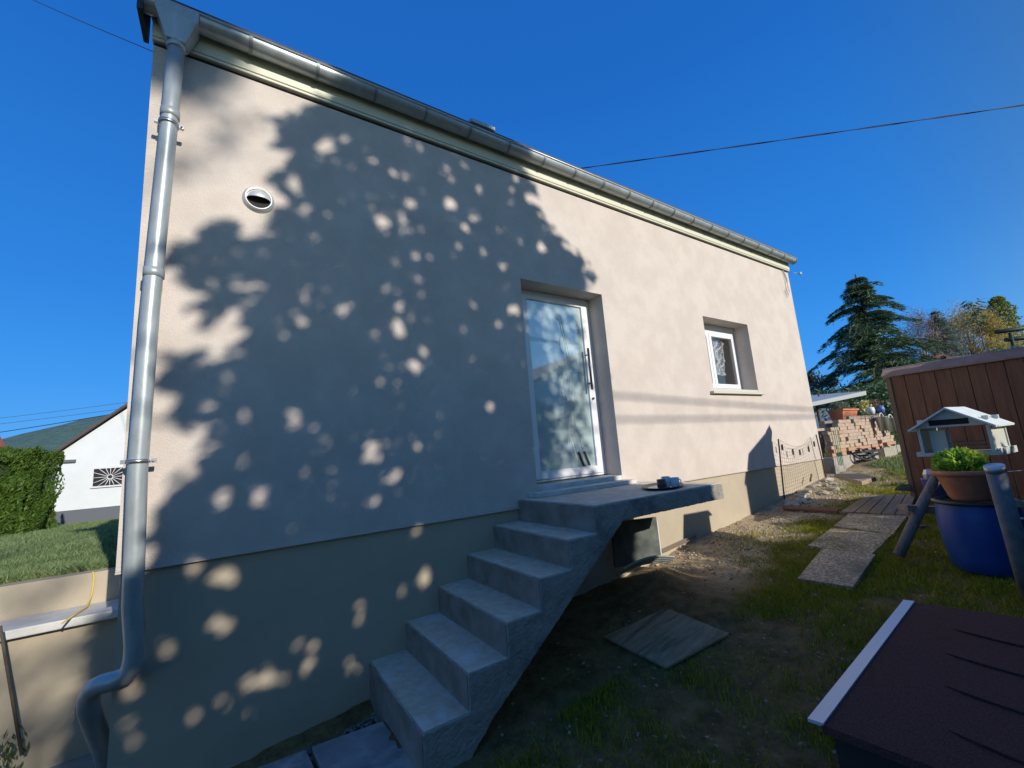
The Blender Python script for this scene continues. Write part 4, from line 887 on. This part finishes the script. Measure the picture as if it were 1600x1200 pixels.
def spruce(px, D, Hh, w_, lab):
    b0 = np.array(base(px, 560, D)); t_ = thing('spruce_tree', b0, lab, 'tree'); trunk(t_, b0, Hh, .2); P = []; Dd = []
    for i in range(320):
        f = rng.random()**.8; z = .6+f*(Hh-.6); a = rng.uniform(0, 6.28); L_ = w_*(1-f)+.15; m_ = 28; s_ = rng.random(m_); d = np.array([math.cos(a), math.sin(a), -.15])
        P.append(b0+np.array([0, 0, z])+d*(L_*s_)[:, None]+rng.normal(0, .10, (m_, 3))); Dd.append(np.tile(d, (m_, 1)))
    leaves('crown', np.concatenate(P), .35, .06, l_spruce, t_, dirs=np.concatenate(Dd), spread=.6)
spruce(1478, 33, 9.3, 3.0, 'grey green spruce between the bare tree and the golden tree')
blob_tree('golden_tree', 'broad golden autumn tree behind the shed roof', base(1522, 560, 38), 3, 10.4, 2.7, 30000, 'x', l_gold, .20, .05, 60, m_bark, .8)
blob_tree('golden_shrub', 'smaller golden bush right of the golden tree, beside the poplar', base(1555, 560, 36), 3, 9.3, 1.2, 9000, 'x', l_gold, .20, .05, 22, m_bark, .9)
# slender plant with hanging leaves above the golden tree
b0 = np.array(base(1542, 560, 30)); tt = thing('tall_reed_tree', b0, 'slender tree with drooping narrow leaves standing above the golden tree', 'tree'); trunk(tt, b0, 8.9, .08)
n = 110; zz = rng.uniform(7.4, 9.3, n); a = rng.uniform(0, 6.28, n); rr = rng.uniform(.1, .6, n); leaves('crown', b0+np.stack([rr*np.cos(a), rr*np.sin(a), zz], 1), .5, .10, l_cedar, tt, dirs=np.stack([np.cos(a), np.sin(a), -.35+0*a], 1), spread=.3)
b0 = np.array(base(1577, 540, 45)); PT = thing('poplar_tree', b0, 'tall narrow green poplar at the right, above the shed', 'tree'); trunk(PT, b0, 12.5, .25)
n = 9000; zz = rng.uniform(1.5, 13.6, n); rr = 1.4*np.clip((14.0-zz)/3.2, .1, 1)**.6*np.sqrt(rng.random(n))*(1+.16*np.sin(zz*2.1+1)+.13*np.sin(zz*5.3)+.1*np.sin(zz*11)); a = rng.uniform(0, 6.28, n)
leaves('crown', b0+np.stack([rr*np.cos(a), rr*np.sin(a), zz+.12*zz*np.sin(a*2)*0], 1), .26, .12, l_poplar, PT, dirs=np.tile([0, 0, 1.], (n, 1)), spread=.9)
for px, D, Hh, l_ in ((1395, 40, 5.6, 'low green tree right of the cedar, in the distance'), (1590, 34, 6.3, 'round green bush below the poplar at the right edge'), (1282, 26, 4.4, 'bluish twiggy shrub between the house corner and the cedar')):
    blob_tree('distant_tree', l_, base(px, 600, D), .8, Hh, 2.2 if px != 1282 else 1.1, 4200, 'x', l_poplar if px == 1590 else l_spruce, .28, .09, 16, m_bark, .5)
# dark red roof beyond the shed
b0 = at(1470, 552, 25); RR = thing('garden_house', (b0[0], b0[1], 0), 'dark red gabled garden house roof seen over the shed roof', 'garden house')
q0, q1, q2 = at(1428, 570, 25), at(1470, 553, 25), at(1500, 564, 25); dv = np.array([3.0, 1.2, 0])
MB().add([q0, q1, q2, q0+dv, q1+dv, q2+dv], [(0, 1, 4, 3), (1, 2, 5, 4), (0, 2, 1), (3, 4, 5)]).build('roof', m_redroof, RR)
MB().add([q0*(1, 1, 0)+(0.3, 0, 0), q2*(1, 1, 0), q2+(-.2, 0, 0), q0+(.3, 0, 0)], [(0, 1, 2, 3)]).add([q0*(1, 1, 0)+dv, q2*(1, 1, 0)+dv, q2+dv, q0+dv], [(0, 1, 2, 3)]).build('wall', m_wood, RR)
# dark parasol arm / swing bar
o = thing('swing_frame', (12.3, -2.3, 0), 'dark green swing frame bars crossing in front of the poplar', 'swing frame')
for a_, b__ in (((1557, 519), (1640, 507)), ((1572, 531), (1640, 523))): MB().tube([at(*a_, 9), at(*b__, 9)], .045, 8).build('bar', mat('dark green bar', (.02, .045, .035), .6), o)
p = at(1640, 507, 9); MB().tube([p, (p[0], p[1], 0)], .05, 8).build('leg', bpy.data.materials['dark green bar'], o); 
p = at(1578, 520, 9); MB().tube([p, (p[0], p[1], 0)], .03, 8).build('leg', bpy.data.materials['dark green bar'], o)

# ================================================================ BEHIND THE VIEWER: what throws the shade and shows in the glass
def towall(q):                     # follow the sunlight through q to the plane of the house wall
    t_ = q[1]/SUN[1]; return q[0]-SUN[0]*t_, q[2]-SUN[2]*t_
def fromwall(u, z, y):             # the point at depth y whose shadow meets the wall at (u, z)
    t_ = y/SUN[1]; return np.stack([u+SUN[0]*t_, y+0*t_, z+SUN[2]*t_], -1)
def inpoly(x, y, poly):
    c = np.zeros(len(x), bool); n = len(poly)
    for i in range(n):
        x1, y1 = poly[i]; x2, y2 = poly[i-1]; k = ((y1 > y) != (y2 > y)) & (x < (x2-x1)*(y-y1)/(y2-y1+1e-12)+x1); c ^= k
    return c
wp = lambda px, py: tuple(onY(px, py, 0)[[0, 2]])
left = [(200+a/1.791, 130+b_/1.791) for a, b_ in [(545, 55), (480, 95), (405, 100), (440, 185), (460, 215), (418, 265), (440, 330), (408, 395), (392, 455), (335, 428), (270, 402), (212, 408), (206, 438), (150, 458), (112, 492), (116, 525), (168, 540), (190, 575), (218, 602), (208, 662), (228, 680), (255, 640), (322, 605), (352, 575), (362, 610), (330, 650), (335, 705), (322, 765), (262, 795), (240, 790), (180, 766), (120, 772), (97, 802), (104, 840), (134, 870), (128, 920), (146, 960), (200, 952), (245, 968), (262, 1000), (246, 1034), (200, 1060), (160, 1100), (125, 1150), (95, 1200)]]+[(250, 830), (246, 880), (212, 905)]
right = [(3.25, -.8), (3.27, .0), (3.3, .5), (3.22, 1.2), (3.30, 1.7), (3.36, 2.0), (3.28, 2.3), (3.34, 2.55), (3.12, 2.75)]+[wp(*p) for p in [(905, 455), (930, 428), (900, 420), (908, 400), (868, 388), (880, 372), (845, 368), (862, 350), (830, 340), (842, 322), (818, 322), (836, 302), (828, 286)]]
poly = [(1.05, 7.2), (.95, 6.3), (.55, 5.6), (.65, 5.0), (.28, 4.5), (.36, 4.1)]+[wp(*p) for p in left]+[(-.92, .3), (-.93, -.2), (-1.05, -.6), (-1.15, -1.3), (3.3, -1.3)]+right+[(2.0, 4.4), (1.6, 5.1), (1.7, 5.5), (1.3, 6.2)]
Z4 = [(560,175,30),(530,185,15),(605,155,12),(780,160,12),(820,180,12),(740,250,20),(775,260,15),(690,215,9),(705,245,8),(875,255,12),(905,270,12),(940,225,10),(980,297,12),(1085,265,12),(1075,297,8),(1120,320,15),(1070,330,10),(905,335,20),(885,365,12),(970,378,20),(940,405,12),(1040,410,8),(875,457,7),(925,455,12),(910,480,10),(1000,480,10),(1050,510,14),(1100,440,8),(1160,460,15),(710,390,25),(790,340,15),(780,400,20),(820,410,12),(665,350,8),(745,490,12),(805,490,12),(500,340,12),(470,290,25),(445,335,15),(490,365,15),(510,415,8),(490,600,20),(535,628,10),(490,668,18),(600,635,20),(565,580,10),(725,575,12),(763,622,12),(795,660,10),(755,695,28),(695,705,15),(895,645,16),(970,622,8),(935,690,10),(905,750,8),(965,770,8),(962,805,7),(1080,635,20),(1040,675,12),(1095,685,7),(1015,905,15),(1088,882,8),(800,795,18),(825,750,10),(725,800,18),(768,790,7),(845,840,10),(755,865,8),(630,855,8),(600,768,15),(570,720,10),(415,810,12),(440,710,12),(280,825,18),(225,905,22),(265,962,15),(325,940,20),(320,970,12),(470,940,28),(520,962,12),(555,995,20),(570,1080,12),(598,1110,10),(495,1090,15),(680,1040,32),(725,1010,15),(683,965,8),(735,1105,12),(755,1090,12),(930,1020,12),(680,1175,20),(370,1155,28),(250,1170,25),(320,1055,18),(360,1065,15),(180,1090,30),(430,1185,12),(565,1160,12),(370,570,22),(300,550,20),(340,575,15),(250,500,12),(300,470,10),(230,560,14)]
holes = [(200+a/1.791, 130+b_/1.791, c/1.791) for a, b_, c in Z4]+[(455,828,12),(535,790,9),(590,780,6),(341,899,15),(358,896,12),(341,974,12),(354,978,8),(259,1017,11),(401,1064,11),(425,1054,12),(388,1069,9),(449,1060,6),(470,1006,8),(492,1008,6),(483,1034,7),(477,1047,6),(546,1034,8),(556,1045,7),(563,952,9),(564,970,4),(628,922,8),(664,907,7),(668,892,5),(302,1118,10),(348,1099,8),(393,1114,7),(451,1118,7),(205,1079,13),(205,1131,11),(214,1155,10),(300,886,10),(655,828,5),(620,770,5),]
HW = []
for px, py, r_ in holes:
    a_ = onY(px, py, 0); b__ = onY(px+r_, py, 0); c_ = onY(px, py+r_, 0); HW.append((a_[0], a_[2], abs(b__[0]-a_[0]), abs(c_[2]-a_[2])))
TY = -8.3
def gaps(u, z, grow=0.):
    """irregular openings cut through the crown to place light flecks: each one a few overlapping leafy-edged holes"""
    keep = np.ones(len(u), bool); r_ = np.random.default_rng(11)
    for (hx, hz, ra, rb) in HW:
        g_ = grow+(.02 if hz < .5 else 0.); m_ = int(r_.integers(4, 9)) if ra > .05 else int(r_.integers(1, 4))
        for j in range(m_):
            a_ = r_.uniform(0, 6.28); d_ = r_.uniform(.1, .75) if m_ > 1 else 0; f_ = r_.uniform(.33, .62) if ra > .05 else r_.uniform(.5, .9)
            cx_, cz_ = hx+ra*d_*math.cos(a_), hz+rb*d_*math.sin(a_); th = np.arctan2(z-cz_, u-cx_)
            wob = 1+.22*np.sin(3*th+r_.uniform(0, 6))+.16*np.sin(5*th+r_.uniform(0, 6))
            keep &= ((u-cx_)/(ra*f_+g_))**2+((z-cz_)/(rb*f_+g_))**2 > wob**2
    return keep
def fringe(u, z):
    """drooping twig fingers along both sides of the crown"""
    s_ = np.sign(u-1.15); dx, dz = .80*s_, -.60; w_ = (u-1.15)*s_*.60+z*.80
    amp = .05*(np.sin(w_*31+2*np.sin(z*3))+.7*np.sin(w_*57+1.3+u*4))*np.clip(abs(u-1.15)/1.2, .25, 1)
    amp = np.where(z < .45, amp*.3, amp)
    return u-dx*amp, z-dz*amp
def garden_conifer():
    u0_ = 1.15; base_ = fromwall(u0_, -5, TY); bx_ = float(base_[0])
    t_ = thing('garden_conifer', (bx_, TY, gz(bx_, TY)), 'large dense conifer standing behind the viewer that shades the house wall', 'tree')
    N = 300000; u = rng.uniform(-1.5, 3.8, N); z = rng.uniform(-1.3, 7.3, N)
    # smaller dapples everywhere besides the large gaps
    fu, fz = fringe(u, z); k = inpoly(fu+rng.normal(0, .028, N), fz+rng.normal(0, .028, N), poly) & gaps(u, z, .004)
    k &= ~((u > 2.5) & (u < 3.5) & (z > .3) & (z < 2.75) & (rng.random(N) < np.clip((u-2.35)*2.2, 0, 1)*np.clip(.86+.10*fnoise(u, z, 7, 51), 0, .97)))  # crown thinned here to let part light onto the door glass
    for i in range(80):
        cx_, cz_ = rng.uniform(-.9, 3.2), rng.uniform(-.8, 4.3)
        for q in range(int(rng.integers(2, 8))):
            hx, hz, r_ = cx_+rng.normal(0, .08), cz_+rng.normal(0, .07), rng.uniform(.012, .032); k &= ((u-hx)/r_)**2+((z-hz)/r_/1.2)**2 > 1
    lu = rng.uniform(-1.5, 3.8, 110000); lz = rng.uniform(-1.3, .7, 110000); kl = inpoly(lu, lz, poly)
    kl &= gaps(lu, lz, .004)
    u, z = np.r_[u[k], lu[kl]], np.r_[z[k], lz[kl]]; rad = np.clip(.30*(7.6-z), .25, 1.4); dy = rad*(2*rng.random(len(u))-1)*np.sqrt(np.clip(1-((u-u0_)/2.6)**2, .05, 1))
    y = TY+dy; P = fromwall(u, z, y); ground = P[:, 2] > gz(3, TY)+.1; P = P[ground]
    ctr = np.array([bx_, TY, 0]); d = P-ctr; d[:, 2] = 0; d /= np.linalg.norm(d, axis=1)[:, None]+1e-6; d[:, 2] = -.45
    leaves('crown', P, .095, .042, l_con, t_, dirs=d, spread=.5)
    trunk(t_, (bx_, TY, gz(bx_, TY)), 9.5, .28)
    br = MB()
    for i in range(60):
        zz = 1+i/60*8.3; a = i*2.4; L_ = min(1.4, .30*(11.2-zz)); br.tube([(bx_, TY, zz), (bx_+math.cos(a)*L_*.5, TY+math.sin(a)*L_*.5, zz+.05), (bx_+math.cos(a)*L_, TY+math.sin(a)*L_, zz-.25)], [.035, .02, .008], 5, False)
    br.build('limb', m_bark, t_)
garden_conifer()
# loose tree further back: leaf clumps placed to throw soft blurred shade left on the wall
SP = [((-.76, 4.08), .24), (wp(320, 150), .26), (wp(345, 215), .12), (wp(300, 260), .10)]
for px, py, r_ in ((20, 930, .13), (60, 1020, .14), (110, 1020, .10), (35, 1100, .05), (150, 1035, .07), (95, 1120, .13), (20, 1150, .2), (60, 1165, .2), (130, 1150, .2), (140, 1100, .05), (10, 1060, .10), (100, 900, .08)): SP.append((towall(onY(px, py, .7)), r_))
P = []
for (u_, z_), r_ in SP:
    n = int((18000 if r_ == .24 else 180)*r_); uu = u_+rng.normal(0, r_*.62, n); zz = z_+rng.normal(0, r_*.55, n); yy = -21+rng.normal(0, .7, n); P.append(fromwall(uu, zz, yy))  # dense clump added to shade the outlet funnel
P = np.concatenate(P); bx_ = float(fromwall(-2.6, 0, -21.)[0]); t_ = thing('loose_tree', (bx_, -21, -.9), 'tall loose leafed tree standing far behind the viewer', 'tree')
leaves('crown', P, .12, .07, l_poplar, t_); trunk(t_, (bx_, -21, -.9), float(P[:, 2].max())+.9, .25)
br = MB()
for (u_, z_), r_ in SP: q = fromwall(u_, z_, -21.); br.tube([(bx_, -21, q[2]*.7-.3), ((bx_+q[0])/2, -21, q[2]*.9), q], [.03, .02, .008], 5, False)
br.build('limb', m_bark, t_)
# tall hedge along the garden edge
HY = -6.6
def tall_hedge():
    t_ = thing('tall_hedge', (4, HY, -.8), 'tall dark hedge along the far garden edge behind the viewer', 'hedge')
    n = 85000; X = rng.uniform(-6, 15, n); Y = HY+rng.uniform(-.45, .45, n)
    topz = 2.10+.10*fnoise(X, 0*X, 1.3, 31)+.10*fnoise(X, 0*X, 5, 32)+.05*fnoise(X, 0*X, 17, 33)
    topz = topz+.36*np.exp(-((X-7.6)/.35)**2)+.25*np.exp(-((X-9.2)/.22)**2)
    topz = np.where(X < .8, topz-.25, topz)
    Z = -.8+(topz+.8)*rng.random(n)**.8
    leaves('foliage', np.stack([X, Y, Z], 1), .12, .07, l_con, t_, dirs=np.tile([0, 0, 1.], (n, 1)), spread=.9)
    MB().box((-6, HY-.25, -1), (15, HY+.25, 1.75)).build('stem_mass', mat('hedge core', (.02, .03, .014), .9), t_)
tall_hedge()
# neighbour house seen only as a reflection in the door
NH = thing('neighbour_house', (20, -20, -.8), 'grey rendered gabled house across the garden, reflected in the glass door', 'house')
MB().prism([(13.9, -15.8, -1), (25, -15.8, -1), (25, -15.8, 4.7), (19.4, -15.8, 7.0), (13.9, -15.8, 4.55)], (0, -9, 0)).build('wall', m_nh, NH)
MB().prism([(13.5, -15.5, 4.5), (19.4, -15.5, 7.15), (25.4, -15.5, 4.6), (25.4, -15.5, 4.75), (19.4, -15.5, 7.32), (13.5, -15.5, 4.65)], (0, -9.6, 0)).build('roof', m_redroof, NH)
for xx in (16, 19, 22): MB().box((xx, -15.79, 1), (xx+1, -15.74, 2.3)).build('window', m_white, NH)
